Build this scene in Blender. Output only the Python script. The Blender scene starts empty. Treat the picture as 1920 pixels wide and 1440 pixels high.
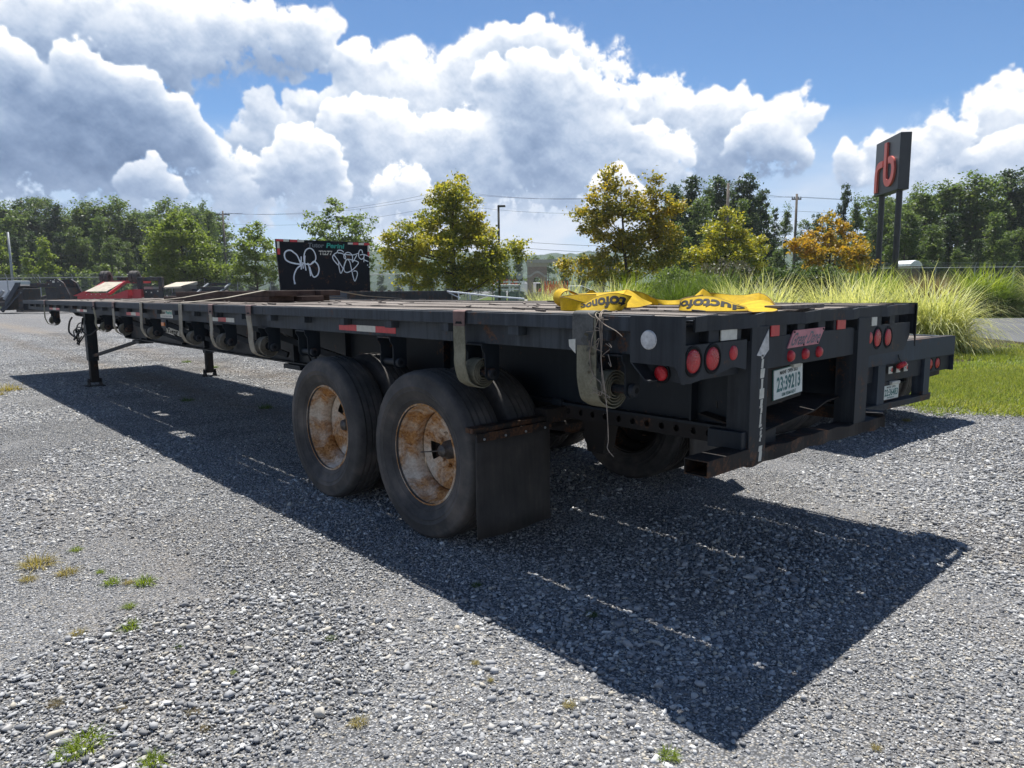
import bpy, bmesh, math, random
import numpy as np
from mathutils import Vector, Matrix

C = bpy.context.scene.collection
scene = bpy.context.scene
random.seed(7)
R = math.radians

# ------------------------------------------------------------------ camera
cam_data = bpy.data.cameras.new('camera')
cam = bpy.data.objects.new('camera', cam_data)
C.objects.link(cam)
cr = Vector((0.7356446868354277, -0.6772926886010123, -0.01007515252577085))
cu = Vector((0.09676968608327015, 0.09036218984104878, 0.9911963995608922))
cf = Vector((0.6704196615450287, 0.7301433342945359, -0.1320158657097958))
m = Matrix((cr, cu, -cf)).transposed().to_4x4()
m.translation = (-2.39913, -1.62605, 1.49458)
cam.matrix_world = m
cam_data.sensor_width = 36.0
cam_data.lens = 36.0 * 1339.97 / 1920.0
cam_data.clip_start = 0.05
cam_data.clip_end = 4000.0
scene.camera = cam

# ------------------------------------------------------------------ view and light
SUN_EL, SUN_AZ = R(64.5), R(38.7)          # azimuth from +Y towards +X
scene.view_settings.view_transform = 'Standard'
scene.view_settings.look = 'None'
scene.view_settings.exposure = 0.72
scene.view_settings.gamma = 1.0
scene.view_settings.use_curve_mapping = False
scene.cycles.max_bounces = 6
scene.cycles.diffuse_bounces = 3
scene.cycles.glossy_bounces = 3
scene.cycles.transmission_bounces = 4
scene.cycles.transparent_max_bounces = 12
scene.cycles.caustics_reflective = False
scene.cycles.caustics_refractive = False
scene.cycles.use_denoising = True

HAZE = 0.00030                              # even air over the whole site
sun_data = bpy.data.lights.new('sun', 'SUN')
sun_data.energy = 5.0
sun_data.angle = R(0.53)
sun_data.color = (1.0, 0.968, 0.915)
sun = bpy.data.objects.new('sun', sun_data)
C.objects.link(sun)
to_sun = Vector((math.sin(SUN_AZ) * math.cos(SUN_EL), math.cos(SUN_AZ) * math.cos(SUN_EL), math.sin(SUN_EL)))
sun.rotation_euler = to_sun.to_track_quat('Z', 'Y').to_euler()
sun.location = (0, 0, 30)

# clouds: cumulus heads as (azimuth, elevation, radius, weight) in degrees, and the shaded bodies of the big ones
CLOUD_GAIN = 0.68
CLOUDS = [(9.6,14.6,3.63,1),(13.6,16.2,3.06,1),(17.4,16.1,3.18,1),(21.2,17.3,2.7,1),(23.7,17.9,2.55,1),(26.4,17.6,2.23,1),(28.7,18.2,1.19,1),(18.9,18.0,2.11,1),(11.6,17.3,2.31,1),(24.3,16.2,1.67,0.7),(26.9,16.1,1.28,0.6),(9.9,10.9,4.42,0.99),(13.8,11.4,4.41,0.99),(16.2,10.8,3.62,0.99),(18.1,9.2,2.45,0.99),(11.4,8.7,3.85,0.99),(15.2,8.3,3.28,0.99),(8.7,7.8,3.41,0.99),(19.2,8.5,1.88,0.99),(23.1,10.8,1.72,0.9),(25.5,10.1,3.11,1),(28.2,11.5,2.35,1),(27.9,13.3,0.93,0.6),(31.5,14.7,2.72,1),(34.7,15.4,2.53,1),(30.6,12.0,3.55,1),(34.6,12.1,3.59,1),(36.9,14.2,1.74,1),(40.0,16.2,2.35,1),(43.2,16.5,2.54,1),(46.3,17.0,1.94,1),(48.1,15.7,2.15,1),(51.1,16.8,1.0,0.8),(50.5,15.6,1.56,0.9),(39.1,12.5,4.01,1),(44.0,12.9,4.01,1),(48.9,12.9,3.18,1),(53.9,13.3,1.76,1),(52.5,11.5,2.98,1),(57.2,11.8,2.14,1),(60.1,12.1,1.84,1),(62.8,12.0,1.58,1),(64.6,11.7,0.9,0.8),(61.8,10.2,2.3,1),(57.7,9.9,2.75,1),(44.4,9.8,3.67,1),(38.6,9.4,3.87,1),(32.1,9.4,4.02,1),(26.5,8.5,3.16,0.9),(48.9,9.3,3.66,1),(54.2,8.7,2.81,0.9),(21.4,8.6,2.29,0.8),(67.6,8.3,1.41,0.8),(70.5,8.4,1.99,1),(73.0,9.4,1.93,1),(75.3,10.8,1.63,1),(76.8,11.2,1.83,1),(77.6,9.0,2.67,1),(74.0,7.1,2.11,1),(77.5,6.8,2.71,1),(70.6,6.9,1.82,0.7),(28.0,6.8,2.81,0.5),(34.4,6.7,3.28,0.5),(22.3,6.2,2.72,0.5),(44.4,7.0,2.48,0.6),(50.6,6.9,2.46,0.5),(16.4,6.8,2.23,0.6)]
CLOUD_BODIES = [(10.7,10.3,5.16,1),(15.0,10.0,5.04,1),(18.3,9.5,3.34,1),(13.2,7.8,3.94,1),(32.2,13.1,1.42,1),(44.4,11.3,1.62,1),(49.7,11.6,1.44,1),(62.2,9.1,1.16,1)]
def make_clouds(BLOBS,DARK,NW=4320,NH=900):
    rng=np.random.default_rng(11)
    ppd=NW/360.0; vpd=NH/75.0
    def fft_noise(beta,lo,hi,seed,sx=1.0):
        r=np.random.default_rng(seed)
        fy=np.fft.fftfreq(NH)[:,None]*vpd; fx=np.fft.rfftfreq(NW)[None,:]*ppd
        f=np.hypot(fy,fx*sx)
        a=np.where((f>=lo)&(f<=hi),np.maximum(f,1e-6)**(-beta),0)
        n=np.fft.irfft2(np.fft.rfft2(r.standard_normal((NH,NW)).astype(np.float32))*a,s=(NH,NW))
        return (n/n.std()).astype(np.float32)
    def blur(a,sig):
        fy=np.fft.fftfreq(NH)[:,None]; fx=np.fft.rfftfreq(NW)[None,:]
        return np.fft.irfft2(np.fft.rfft2(a)*np.exp(-2*(np.pi*sig)**2*(fx**2+fy**2)),s=a.shape).astype(np.float32)
    # the same kind of cumulus goes on round the whole horizon
    blobs=list(BLOBS)
    az=86.0
    while az<360-4:
        top=rng.uniform(6,19); w=rng.uniform(8,26)
        for k in range(int(w*1.3)):
            e=rng.uniform(3.5,top); half=w/2*(1.05-0.6*(e/top))
            blobs.append((az+w/2+rng.uniform(-half,half),e,rng.uniform(1.4,3.6),rng.uniform(.7,1)))
        az+=w+rng.uniform(-3,9)
    for k in range(6):
        a0=rng.uniform(95,345); e0=rng.uniform(28,62)
        for j in range(9): blobs.append((a0+rng.normal(0,5),e0+rng.normal(0,1.8),rng.uniform(1.2,2.8),.8))
    def splat(H,a,e,r,z):
        cx=(a%360)*ppd; cy=e*vpd; R=r*ppd
        x0,x1=int(cx-R)-1,int(cx+R)+2; y0,y1=max(0,int(cy-R)-1),min(NH,int(cy+R)+2)
        if y1<=y0: return
        yy=np.arange(y0,y1)[:,None]-cy; xx=np.arange(x0,x1)[None,:]-cx
        h=np.sqrt(np.maximum(0,R*R-xx*xx-yy*yy))/ppd
        h=np.where(h>0,h+z,0).astype(np.float32)
        if x0<0 or x1>NW:
            ix=np.arange(x0,x1)%NW
            H[y0:y1,ix]=np.maximum(H[y0:y1,ix],h)
        else:
            np.maximum(H[y0:y1,x0:x1],h,out=H[y0:y1,x0:x1])
    yy,xx=np.mgrid[0:NH,0:NW].astype(np.float32)
    wx=(fft_noise(1.7,.12,6,1)*.33+fft_noise(1.15,1.2,7,21)*.06)*ppd; wy=(fft_noise(1.7,.12,6,2)*.33+fft_noise(1.15,1.2,7,22)*.06)*vpd
    X=xx+wx; Y=np.clip(yy+wy,0,NH-1.001)
    X0=np.floor(X).astype(np.int32); FX=X-X0; Y0=Y.astype(np.int32); FY=Y-Y0
    X1=(X0+1)%NW; X0%=NW; Y1=np.minimum(Y0+1,NH-1)
    def warp(a): return (a[Y0,X0]*(1-FX)+a[Y0,X1]*FX)*(1-FY)+(a[Y1,X0]*(1-FX)+a[Y1,X1]*FX)*FY
    fine=fft_noise(1.45,.35,7,3); big=fft_noise(1.6,.05,.6,4)
    el=(np.arange(NH)+.5)[:,None]/vpd; base=np.clip(1-(el-3)/5.0,0,1)
    edge=np.clip(.30+.6*big,0,1)*.9
    def slope(a):
        gy=np.gradient(a,axis=0)*vpd; gx=np.gradient(a,axis=1)*ppd
        return (-gy*.85-gx*.12)/np.sqrt(1+gx*gx+gy*gy)
    def up(a,deg):
        k=int(deg*vpd); o=np.zeros_like(a); o[:-k]=a[k:]; return o
    OA=np.zeros((NH,NW),np.float32); OL=np.zeros((NH,NW),np.float32)
    for layer in range(3):
        H=np.zeros((NH,NW),np.float32)
        for i,(a,e,r,w) in enumerate(blobs):
            rank=(e-4)/11+.20*np.sin(7.3*i)          # high towers stand behind, low heads in front
            calm=w==.99                                # smooth shaded body, few heads
            if (1 if calm else min(2,max(0,int((1-rank)*3))))!=layer: continue
            zb=rng.uniform(0,.25 if calm else 1.2)*r
            splat(H,a,e,r*.84,zb)
            for k in range(int(5+2*r) if calm else int(22+9*r)):
                t=rng.uniform(0,2*np.pi); q=np.sqrt(rng.uniform(.1,1.0))
                rr=r*rng.uniform(.2,.42)*w
                px,py=a+r*q*np.cos(t)*.86,e+r*q*np.sin(t)*.86
                z=zb+r*np.sqrt(max(0,1-q*q))*.84-rr*.2
                splat(H,px,py,rr,max(z,0))
                for j in range(4):
                    t2=rng.uniform(0,2*np.pi); r2=rr*rng.uniform(.25,.5)
                    splat(H,px+rr*.85*np.cos(t2),py+rr*.85*np.sin(t2),r2,max(z+rr*.35,0))
        H=warp(H)
        Hs=blur(H,1.5)
        soft=blur(np.minimum(H,1.5),10)*(.72+.30*fine)
        und=np.clip(-1.6*slope(blur(H,16))+.15,0,1); und=np.maximum(und,edge*.7)
        cover=(Hs*(1-.8*und)+soft*und*.9)*(1-base)+soft*base+.27*fine*np.clip(Hs,0,1)
        alpha=np.clip((cover-.12)/(.95+.8*und),0,1); alpha=alpha*alpha*(3-2*alpha)
        # the sun stands high above, in front: lit heads, soft grey undersides
        h2,h6=blur(H,2.0)+.03*fine,blur(H,6)
        lit=.46*slope(h2)+.42*slope(h6)+.34*slope(blur(H,16))
        M=np.minimum(H,3.0)
        shade=.46*up(blur(M,6),.9)+.30*up(blur(M,12),2.0)+.22*up(blur(M,26),4.2)
        T=np.exp(-.42*shade)
        thin=np.exp(-.8*blur(M,5))
        L=.70+.22*T+.22*np.clip(lit,-.9,.9)*(.45+.55*T)+.12*thin*T+.025*big+.012*fine
        if layer:                                      # heads further back lie in the shade of nothing but their own
            alpha=alpha*np.clip(1.15-.35*base,0,1)
        OL=L*alpha+OL*(1-alpha); OA=alpha+OA*(1-alpha)
    OL=OL/np.maximum(OA,1e-4)
    D=np.zeros((NH,NW),np.float32)                    # the big shaded bodies of the nearest clouds
    for (a,e,r,k) in DARK: splat(D,a,e,r,0)
    D=blur(np.minimum(D,3.0)/3.0,26)*(1+.25*big)
    OL=OL-.20*np.clip(D,0,1)
    OL=OL*(1-base*.75)+(.87+.05*big)*base*.75
    # thin grey-white layers low over the horizon
    band=fft_noise(1.9,.03,4,5,2.6); band=.5+.5*np.tanh(.9*band)
    al=np.clip((12.5-el)/6,0,1)*np.clip(.50+.75*band,0,1)*(1-OA)
    Ll=.80+.12*band
    tot=np.clip(OA+al,0,1)
    L=(OL*OA+Ll*al)/np.maximum(tot,1e-4)
    alpha=tot
    lo=np.clip((1.0-L)*1.7,0,1)[...,None]
    col=np.clip(L,0,1)[...,None]*(1-lo*np.array([.34,.12,-.20],np.float32))
    out=np.ones((NH,NW,4),np.float32); out[...,:3]=np.clip(col,0,1)**2.2*CLOUD_GAIN; out[...,3]=alpha*np.clip((73-el)/8,0,1)
    return out

cl_col = make_clouds(CLOUDS, CLOUD_BODIES)
NHc, NWc = cl_col.shape[:2]
cloud_img = bpy.data.images.new('cloud_layer', NWc, NHc, alpha=True, float_buffer=True)
cloud_img.alpha_mode = 'CHANNEL_PACKED'
cloud_img.pixels.foreach_set(cl_col.ravel())
cloud_img.update()

world = bpy.data.worlds.new('World')
scene.world = world
world.use_nodes = True
wt = world.node_tree
wt.nodes.clear()
def WN(t, **k):
    n = wt.nodes.new(t)
    for a, b in k.items(): setattr(n, a, b)
    return n
def wmath(op, a, b=None, clamp=False):
    n = WN('ShaderNodeMath', operation=op); n.use_clamp = clamp
    for i, x in enumerate((a, b)):
        if x is None: continue
        if isinstance(x, (int, float)): n.inputs[i].default_value = x
        else: wt.links.new(x, n.inputs[i])
    return n.outputs[0]
wo = WN('ShaderNodeOutputWorld')
sky = WN('ShaderNodeTexSky', sky_type='NISHITA')
sky.sun_disc = False
sky.sun_elevation = SUN_EL
sky.sun_rotation = SUN_AZ
sky.altitude = 1200
sky.air_density = 0.9
sky.dust_density = 0.0
sky.ozone_density = 2.3
bg = WN('ShaderNodeBackground'); bg.inputs['Strength'].default_value = 0.070
tint = WN('ShaderNodeMix', data_type='RGBA', blend_type='MULTIPLY')
tint.inputs[0].default_value = 1.0; tint.inputs[7].default_value = (.70, .92, 1.06, 1)
wt.links.new(sky.outputs[0], tint.inputs[6]); wt.links.new(tint.outputs[2], bg.inputs['Color'])
tc = WN('ShaderNodeTexCoord')
sx = WN('ShaderNodeSeparateXYZ'); wt.links.new(tc.outputs['Generated'], sx.inputs[0])
az = wmath('FRACT', wmath('MULTIPLY', wmath('ARCTAN2', sx.outputs[0], sx.outputs[1]), 1 / (2 * math.pi)))
el = wmath('MULTIPLY', wmath('ARCSINE', sx.outputs[2]), 1 / R(75.0))
cv = WN('ShaderNodeCombineXYZ')
wt.links.new(az, cv.inputs[0])
wt.links.new(wmath('MINIMUM', wmath('MAXIMUM', el, 0.003), 0.997), cv.inputs[1])
ti = WN('ShaderNodeTexImage', image=cloud_img, interpolation='Linear', extension='REPEAT')
wt.links.new(cv.outputs[0], ti.inputs['Vector'])
bg2 = WN('ShaderNodeBackground'); bg2.inputs['Strength'].default_value = 1.0
wt.links.new(ti.outputs['Color'], bg2.inputs['Color'])
mx = WN('ShaderNodeMixShader')
wt.links.new(ti.outputs['Alpha'], mx.inputs[0])
wt.links.new(bg.outputs[0], mx.inputs[1]); wt.links.new(bg2.outputs[0], mx.inputs[2])
wt.links.new(mx.outputs[0], wo.inputs['Surface'])

# ------------------------------------------------------------------ materials
class NT:
    def __init__(s, name):
        s.m = bpy.data.materials.new(name); s.m.use_nodes = True
        s.t = s.m.node_tree; s.t.nodes.clear()
        s.out = s.t.nodes.new('ShaderNodeOutputMaterial')
    def n(s, t, **k):
        x = s.t.nodes.new(t)
        for a, b in k.items(): setattr(x, a, b)
        return x
    def l(s, a, b): s.t.links.new(a, b)
    def setin(s, sock, v):
        if hasattr(v, 'is_output') or hasattr(v, 'links'): s.l(v, sock)
        else:
            if sock.type == 'RGBA' and len(v) == 3: v = (*v, 1)
            sock.default_value = v
    def coord(s, kind='Object', scale=(1, 1, 1), rot=(0, 0, 0)):
        if kind == 'World': o = s.n('ShaderNodeNewGeometry').outputs['Position']
        else: o = s.n('ShaderNodeTexCoord').outputs[kind]
        mp = s.n('ShaderNodeMapping'); mp.inputs['Scale'].default_value = scale; mp.inputs['Rotation'].default_value = rot
        s.l(o, mp.inputs[0]); return mp.outputs[0]
    def noise(s, vec, scale, detail=4, rough=.55, dist=0):
        x = s.n('ShaderNodeTexNoise'); x.inputs['Scale'].default_value = scale
        x.inputs['Detail'].default_value = detail; x.inputs['Roughness'].default_value = rough
        x.inputs['Distortion'].default_value = dist
        if vec is not None: s.l(vec, x.inputs['Vector'])
        return x.outputs[0]
    def ramp(s, fac, stops, interp='LINEAR'):
        x = s.n('ShaderNodeValToRGB'); cr_ = x.color_ramp; cr_.interpolation = interp
        while len(cr_.elements) < len(stops): cr_.elements.new(0.5)
        for e, (p, c) in zip(cr_.elements, stops):
            e.position = p
            if isinstance(c, (int, float)): c = (c, c, c)
            e.color = (*c, 1)
        s.l(fac, x.inputs[0]); return x.outputs[0]
    def mix(s, fac, a, b, mode='MIX'):
        x = s.n('ShaderNodeMix', data_type='RGBA', blend_type=mode)
        for sock, v in ((x.inputs[0], fac), (x.inputs[6], a), (x.inputs[7], b)): s.setin(sock, v)
        return x.outputs[2]
    def math(s, op, a, b=0.0, clamp=False):
        x = s.n('ShaderNodeMath', operation=op); x.use_clamp = clamp
        s.setin(x.inputs[0], a); s.setin(x.inputs[1], b); return x.outputs[0]
    def bump(s, h, strength=.3, dist=.01):
        x = s.n('ShaderNodeBump'); x.inputs['Strength'].default_value = strength; x.inputs['Distance'].default_value = dist
        s.l(h, x.inputs['Height']); return x.outputs[0]
    def bsdf(s, color, rough=.6, metal=0, spec=.5, normal=None, **k):
        b = s.n('ShaderNodeBsdfPrincipled')
        s.setin(b.inputs['Base Color'], color); s.setin(b.inputs['Roughness'], rough); s.setin(b.inputs['Metallic'], metal)
        s.setin(b.inputs['Specular IOR Level'], spec)
        if normal is not None: s.l(normal, b.inputs['Normal'])
        for a, v in k.items(): s.setin(b.inputs[a.replace('_', ' ')], v)
        s.l(b.outputs[0], s.out.inputs[0]); return b

def plain(name, col, rough=.6, metal=0, spec=.5, var=.25, scale=6):
    t = NT(name); nz = t.noise(t.coord('Object'), scale, 5, .6)
    c = t.ramp(nz, [(.3, tuple(x * (1 - var) for x in col)), (.7, tuple(min(1, x * (1 + var)) for x in col))])
    t.bsdf(c, rough, metal, spec); return t.m

def paint(name, dark, dusty, rust=.0, streak=1.0, rough=.55, spec=.28):
    t = NT(name)
    v = t.coord('Object', (26, 26, 1.6)); v2 = t.coord('Object')
    st = t.noise(v, 1.0, 5, .65); bl = t.noise(v2, 2.3, 6, .6); fine = t.noise(v2, 60, 3, .6)
    f = t.math('ADD', t.math('MULTIPLY', st, .55 * streak), t.math('MULTIPLY', bl, .55))
    c = t.ramp(f, [(.38, dark), (.56, tuple(a * .6 + b * .4 for a, b in zip(dark, dusty))), (.70, dusty)])
    if rust:
        rs = t.math('ADD', t.noise(v2, 3.7, 8, .72), t.math('MULTIPLY', fine, .18))
        rm = t.ramp(rs, [(.70 - .14 * rust, 0.0), (.76 - .14 * rust, 1.0)])
        rc = t.ramp(fine, [(.35, (.045, .020, .010)), (.65, (.13, .058, .026))])
        c = t.mix(t.math('MULTIPLY', rm, .75), c, rc)
    ch = t.noise(t.coord('Object', (7, 7, 30)), 5.0, 6, .75)           # chips and scrapes, longer along the steel
    c = t.mix(t.ramp(ch, [(.685, 0.0), (.71, .55)]), c, tuple(min(.2, x * 2.6 + .02) for x in dusty))
    r = t.ramp(f, [(.3, rough - .14), (.75, rough + .2)])
    t.bsdf(c, r, 0, spec, t.bump(t.math('ADD', bl, t.math('MULTIPLY', fine, .3)), .12, .006)); return t.m

BLACK = paint('black_paint', (.010, .013, .017), (.050, .056, .062), .55)
RAIL = paint('rail_paint', (.009, .013, .018), (.056, .066, .076), .14, 1.3)
REAR = paint('rear_paint', (.007, .010, .014), (.038, .043, .048), .22, 1.2)
BEAM = paint('beam_paint', (.009, .014, .020), (.036, .047, .058), .15, .6)
SUSP = paint('suspension_steel', (.014, .012, .011), (.060, .047, .039), .42, .5, .75)
BLUEBLACK = paint('blue_black_paint', (.018, .026, .038), (.060, .076, .096), .15)
HEAD = paint('headboard_paint', (.003, .005, .010), (.010, .014, .022), .12, .4, .55, .12)
SIGNBLK = plain('sign_black', (.016, .020, .022), .38, 0, .5, .2, 1.5)
STEEL = plain('worn_steel', (.11, .10, .09), .5, .5, .5, .4, 30)
HOSE = plain('rubber_hose', (.012, .012, .013), .55)
RED = plain('red_lens', (.47, .012, .020), .28, 0, .5, .18, 25)
REDTAPE = plain('red_tape', (.52, .028, .035), .35, 0, .5, .15, 30)
WHTAPE = plain('white_tape', (.56, .55, .48), .4, 0, .5, .15, 30)
SCUFF = plain('scuffed_reflector', (.50, .50, .49), .35, 0, .6, .35, 40)
def m_lens():
    t = NT('red_lens_ribbed'); v = t.coord('Object')
    vo = t.n('ShaderNodeTexVoronoi', feature='F1'); vo.inputs['Scale'].default_value = 150; t.l(v, vo.inputs['Vector'])
    d = t.noise(v, 12, 5, .6)
    c = t.ramp(d, [(.3, (.34, .010, .016)), (.6, (.52, .016, .024)), (.8, (.42, .05, .05))])
    t.bsdf(c, t.ramp(d, [(.3, .18), (.75, .5)]), 0, .5, t.bump(vo.outputs['Distance'], .5, .004)); return t.m
RED = m_lens()
AMBER = plain('amber_lens', (.75, .20, .02), .3)
PLATE = plain('plate_white', (.62, .66, .62), .4, 0, .5, .08, 20)
PLATEDGE = plain('plate_green_edge', (.05, .17, .14), .45)
GREENINK = plain('green_ink', (.012, .12, .12), .5)
DARKINK = plain('dark_ink', (.006, .007, .008), .75, 0, .25)
GREYINK = plain('grey_ink', (.11, .13, .15), .6)
TEALINK = plain('teal_ink', (.010, .30, .24), .6)
WHITEINK = plain('white_spray', (.68, .74, .80), .7, 0, .3, .1, 40)
PINK = plain('faded_red_sign', (.50, .20, .22), .55, 0, .4, .2, 25)
SIGNRED = plain('sign_red', (.58, .095, .070), .42, 0, .5, .1, 2)
CREAM = plain('cream_plastic', (.50, .49, .42), .5)
TAN = plain('tan_deck', (.46, .41, .33), .8, 0, .3, .2, 3)
TRAILRED = plain('red_trailer_paint', (.44, .026, .034), .4, 0, .5, .15, 2)
WHITE = plain('white_paint', (.74, .75, .76), .5, 0, .4, .06, 2)
GALV = plain('galvanised', (.30, .32, .33), .5, .3, .5, .2, 8)
POLE = plain('pole_wood', (.17, .145, .12), .9, 0, .2, .25, 4)
BARK = plain('bark', (.075, .058, .045), .95, 0, .2, .4, 9)
BLACKPOLE = plain('black_pole', (.012, .013, .014), .45)
CABINET = plain('grey_green_cabinet', (.15, .19, .19), .6)
TOILET = plain('brown_plastic', (.24, .15, .125), .5)
CONCRETE = plain('concrete', (.40, .40, .38), .9, 0, .2, .15, 2)
ORANGE = plain('orange_mesh', (.75, .13, .04), .7)
DIRTY_WOOD = plain('dunnage_wood', (.070, .043, .033), .85, 0, .3, .45, 7)
VINE = plain('dry_root', (.30, .25, .20), .85, 0, .2, .3, 30)
PIPE = plain('white_pipe', (.55, .60, .64), .45)

def m_tyre():
    t = NT('tyre_rubber'); v = t.coord('Object')
    a = t.noise(v, 4, 6, .62); b = t.noise(v, 45, 4, .65)
    c = t.ramp(a, [(.30, (.032, .031, .031)), (.50, (.070, .066, .062)), (.70, (.145, .125, .108))])
    c = t.mix(t.ramp(b, [(.55, 0.0), (.8, .6)]), c, (.10, .088, .075))
    t.bsdf(c, .78, 0, .3, t.bump(b, .12, .004)); return t.m
TYRE = m_tyre()
def m_flap():
    t = NT('mud_flap_rubber'); v = t.coord('Object')
    a = t.noise(v, 5, 6, .65); b = t.noise(t.coord('Object', (40, 40, 5)), 1, 4, .6)
    c = t.ramp(t.math('ADD', t.math('MULTIPLY', a, .6), t.math('MULTIPLY', b, .4)), [(.3, (.020, .019, .018)), (.55, (.046, .041, .037)), (.78, (.085, .071, .060))])
    t.bsdf(c, .72, 0, .35, t.bump(b, .1, .003)); return t.m
FLAP = m_flap()
def m_rim():
    t = NT('rusty_rim'); v = t.coord('Object')
    a = t.noise(v, 7, 8, .72, .6); b = t.noise(v, 55, 4, .7); w = t.noise(v, 4.2, 5, .6)
    rust = t.ramp(b, [(.32, (.16, .060, .016)), (.5, (.42, .19, .055)), (.7, (.60, .36, .15))])
    pale = t.ramp(b, [(.3, (.50, .42, .32)), (.7, (.80, .73, .62))])
    f = t.ramp(t.math('ADD', t.math('MULTIPLY', a, .65), t.math('MULTIPLY', w, .4)), [(.475, 0.0), (.64, 1.0)])
    t.bsdf(t.mix(f, rust, pale), .72, 0, .35, t.bump(t.math('ADD', a, b), .25, .004)); return t.m
RIM = m_rim()
def m_wood(name, ca, cb, cd, axis=(14, .55, 14)):
    t = NT(name); v = t.coord('Object', axis)
    oi = t.n('ShaderNodeObjectInfo').outputs['Random']
    sh = t.n('ShaderNodeVectorMath', operation='ADD'); t.l(v, sh.inputs[0])
    cmb = t.n('ShaderNodeCombineXYZ'); t.l(t.math('MULTIPLY', oi, 37.0), cmb.inputs[0]); t.l(t.math('MULTIPLY', oi, 11.0), cmb.inputs[1])
    t.l(cmb.outputs[0], sh.inputs[1]); v = sh.outputs[0]
    g = t.noise(v, 2.2, 8, .7, .5); h = t.noise(v, 9, 5, .7)
    c = t.ramp(g, [(.28, cd), (.47, ca), (.72, cb)])
    c = t.mix(t.ramp(h, [(.30, .85), (.42, 0.0)]), c, tuple(x * .3 for x in cd))
    c = t.mix(1.0, c, t.ramp(oi, [(0, (.62, .60, .58)), (1, (1.15, 1.13, 1.1))]), 'MULTIPLY')
    t.bsdf(c, .9, 0, .2, t.bump(t.math('ADD', g, t.math('MULTIPLY', h, .8)), .7, .012)); return t.m
PLANK = m_wood('weathered_plank', (.21, .185, .165), (.36, .33, .30), (.080, .066, .058))
def m_web(name, ca, cb, trans=.0, weave=260, wr=(0, 0, 0)):
    t = NT(name); v = t.coord('Object')
    w = t.n('ShaderNodeTexWave', wave_type='BANDS', bands_direction='Z'); w.inputs['Scale'].default_value = weave
    w.inputs['Distortion'].default_value = 1.5; t.l(v, w.inputs['Vector'])
    d = t.noise(v, 9, 6, .65); f = t.noise(v, 90, 3, .6)
    c = t.ramp(t.math('ADD', t.math('MULTIPLY', d, .7), t.math('MULTIPLY', f, .3)), [(.32, ca), (.62, cb)])
    b = t.bsdf(c, .8, 0, .25, t.bump(t.math('ADD', w.outputs[0], f), .15, .002))
    if trans:
        tr = t.n('ShaderNodeBsdfTranslucent'); t.setin(tr.inputs[0], c)
        ms = t.n('ShaderNodeMixShader'); ms.inputs[0].default_value = trans
        t.l(b.outputs[0], ms.inputs[1]); t.l(tr.outputs[0], ms.inputs[2]); t.l(ms.outputs[0], t.out.inputs[0])
    return t.m
WEB_OLIVE = m_web('olive_webbing', (.14, .13, .085), (.30, .28, .20), .12)
WEB_PALE = m_web('pale_webbing', (.22, .19, .14), (.42, .38, .30), .12)
WEB_GREY = m_web('grey_sleeve', (.060, .060, .056), (.15, .15, .14))
YELLOW = m_web('yellow_webbing', (.50, .32, .012), (.80, .55, .018), .30, 330)

def m_leaf(name, cols, trans=.42, rough=.5, spec=.35):
    t = NT(name)
    rn = t.n('ShaderNodeNewGeometry').outputs['Random Per Island']
    big = t.noise(t.coord('Object'), .55, 3, .5)
    f = t.math('ADD', t.math('MULTIPLY', rn, .55), t.math('MULTIPLY', t.ramp(big, [(.3, 0.0), (.7, 1.0)]), .45))
    k = len(cols) - 1
    c = t.ramp(f, [(i / k * .9 + .05, x) for i, x in enumerate(cols)])
    b = t.bsdf(c, rough, 0, spec)
    tr = t.n('ShaderNodeBsdfTranslucent'); t.setin(tr.inputs[0], t.mix(1.0, c, (1.5, 1.45, .8), 'MULTIPLY'))
    ms = t.n('ShaderNodeMixShader'); ms.inputs[0].default_value = trans
    t.l(b.outputs[0], ms.inputs[1]); t.l(tr.outputs[0], ms.inputs[2]); t.l(ms.outputs[0], t.out.inputs[0]); return t.m
L_YELLOW = m_leaf('yellow_green_leaf', [(.085, .125, .022), (.17, .20, .028), (.38, .35, .036), (.55, .46, .042)])
L_ORANGE = m_leaf('orange_leaf', [(.085, .115, .022), (.18, .185, .026), (.38, .31, .034), (.50, .33, .034)])
L_DEEPOR = m_leaf('deep_orange_leaf', [(.095, .105, .020), (.23, .18, .024), (.45, .29, .030), (.54, .27, .026)])
L_GREEN = m_leaf('fresh_leaf', [(.085, .130, .028), (.140, .195, .038), (.215, .265, .056)], .5)
L_PALE = m_leaf('pale_leaf', [(.080, .125, .036), (.125, .180, .050), (.190, .230, .070)], .5)
L_DARK = m_leaf('forest_leaf', [(.060, .105, .036), (.098, .150, .048), (.155, .195, .066)], .5)
L_PINE = m_leaf('pine_needles', [(.036, .066, .034), (.056, .094, .044), (.085, .118, .054)], .42)
L_SHRUB = m_leaf('shrub_leaf', [(.040, .074, .022), (.066, .108, .030), (.105, .145, .046)])
L_PURPLE = m_leaf('dull_purple_leaf', [(.060, .062, .048), (.095, .090, .068), (.13, .115, .09)], .3)
G_YELLOW = m_leaf('variegated_blade', [(.21, .26, .080), (.40, .43, .18), (.60, .60, .31), (.72, .70, .44)], .40)
G_LIME = m_leaf('lime_blade', [(.095, .155, .015), (.17, .235, .018), (.25, .30, .026)], .5)
G_GREEN = m_leaf('green_blade', [(.050, .090, .018), (.085, .135, .024), (.13, .185, .032)], .45)
G_BROWN = m_leaf('feathery_blade', [(.085, .095, .040), (.17, .135, .075), (.27, .20, .125)], .4)
G_LAWN = m_leaf('lawn_blade', [(.12, .175, .030), (.20, .25, .045), (.34, .33, .085)], .45)
G_DRY = m_leaf('dry_blade', [(.17, .15, .05), (.28, .235, .08), (.40, .33, .14)], .4)

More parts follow.
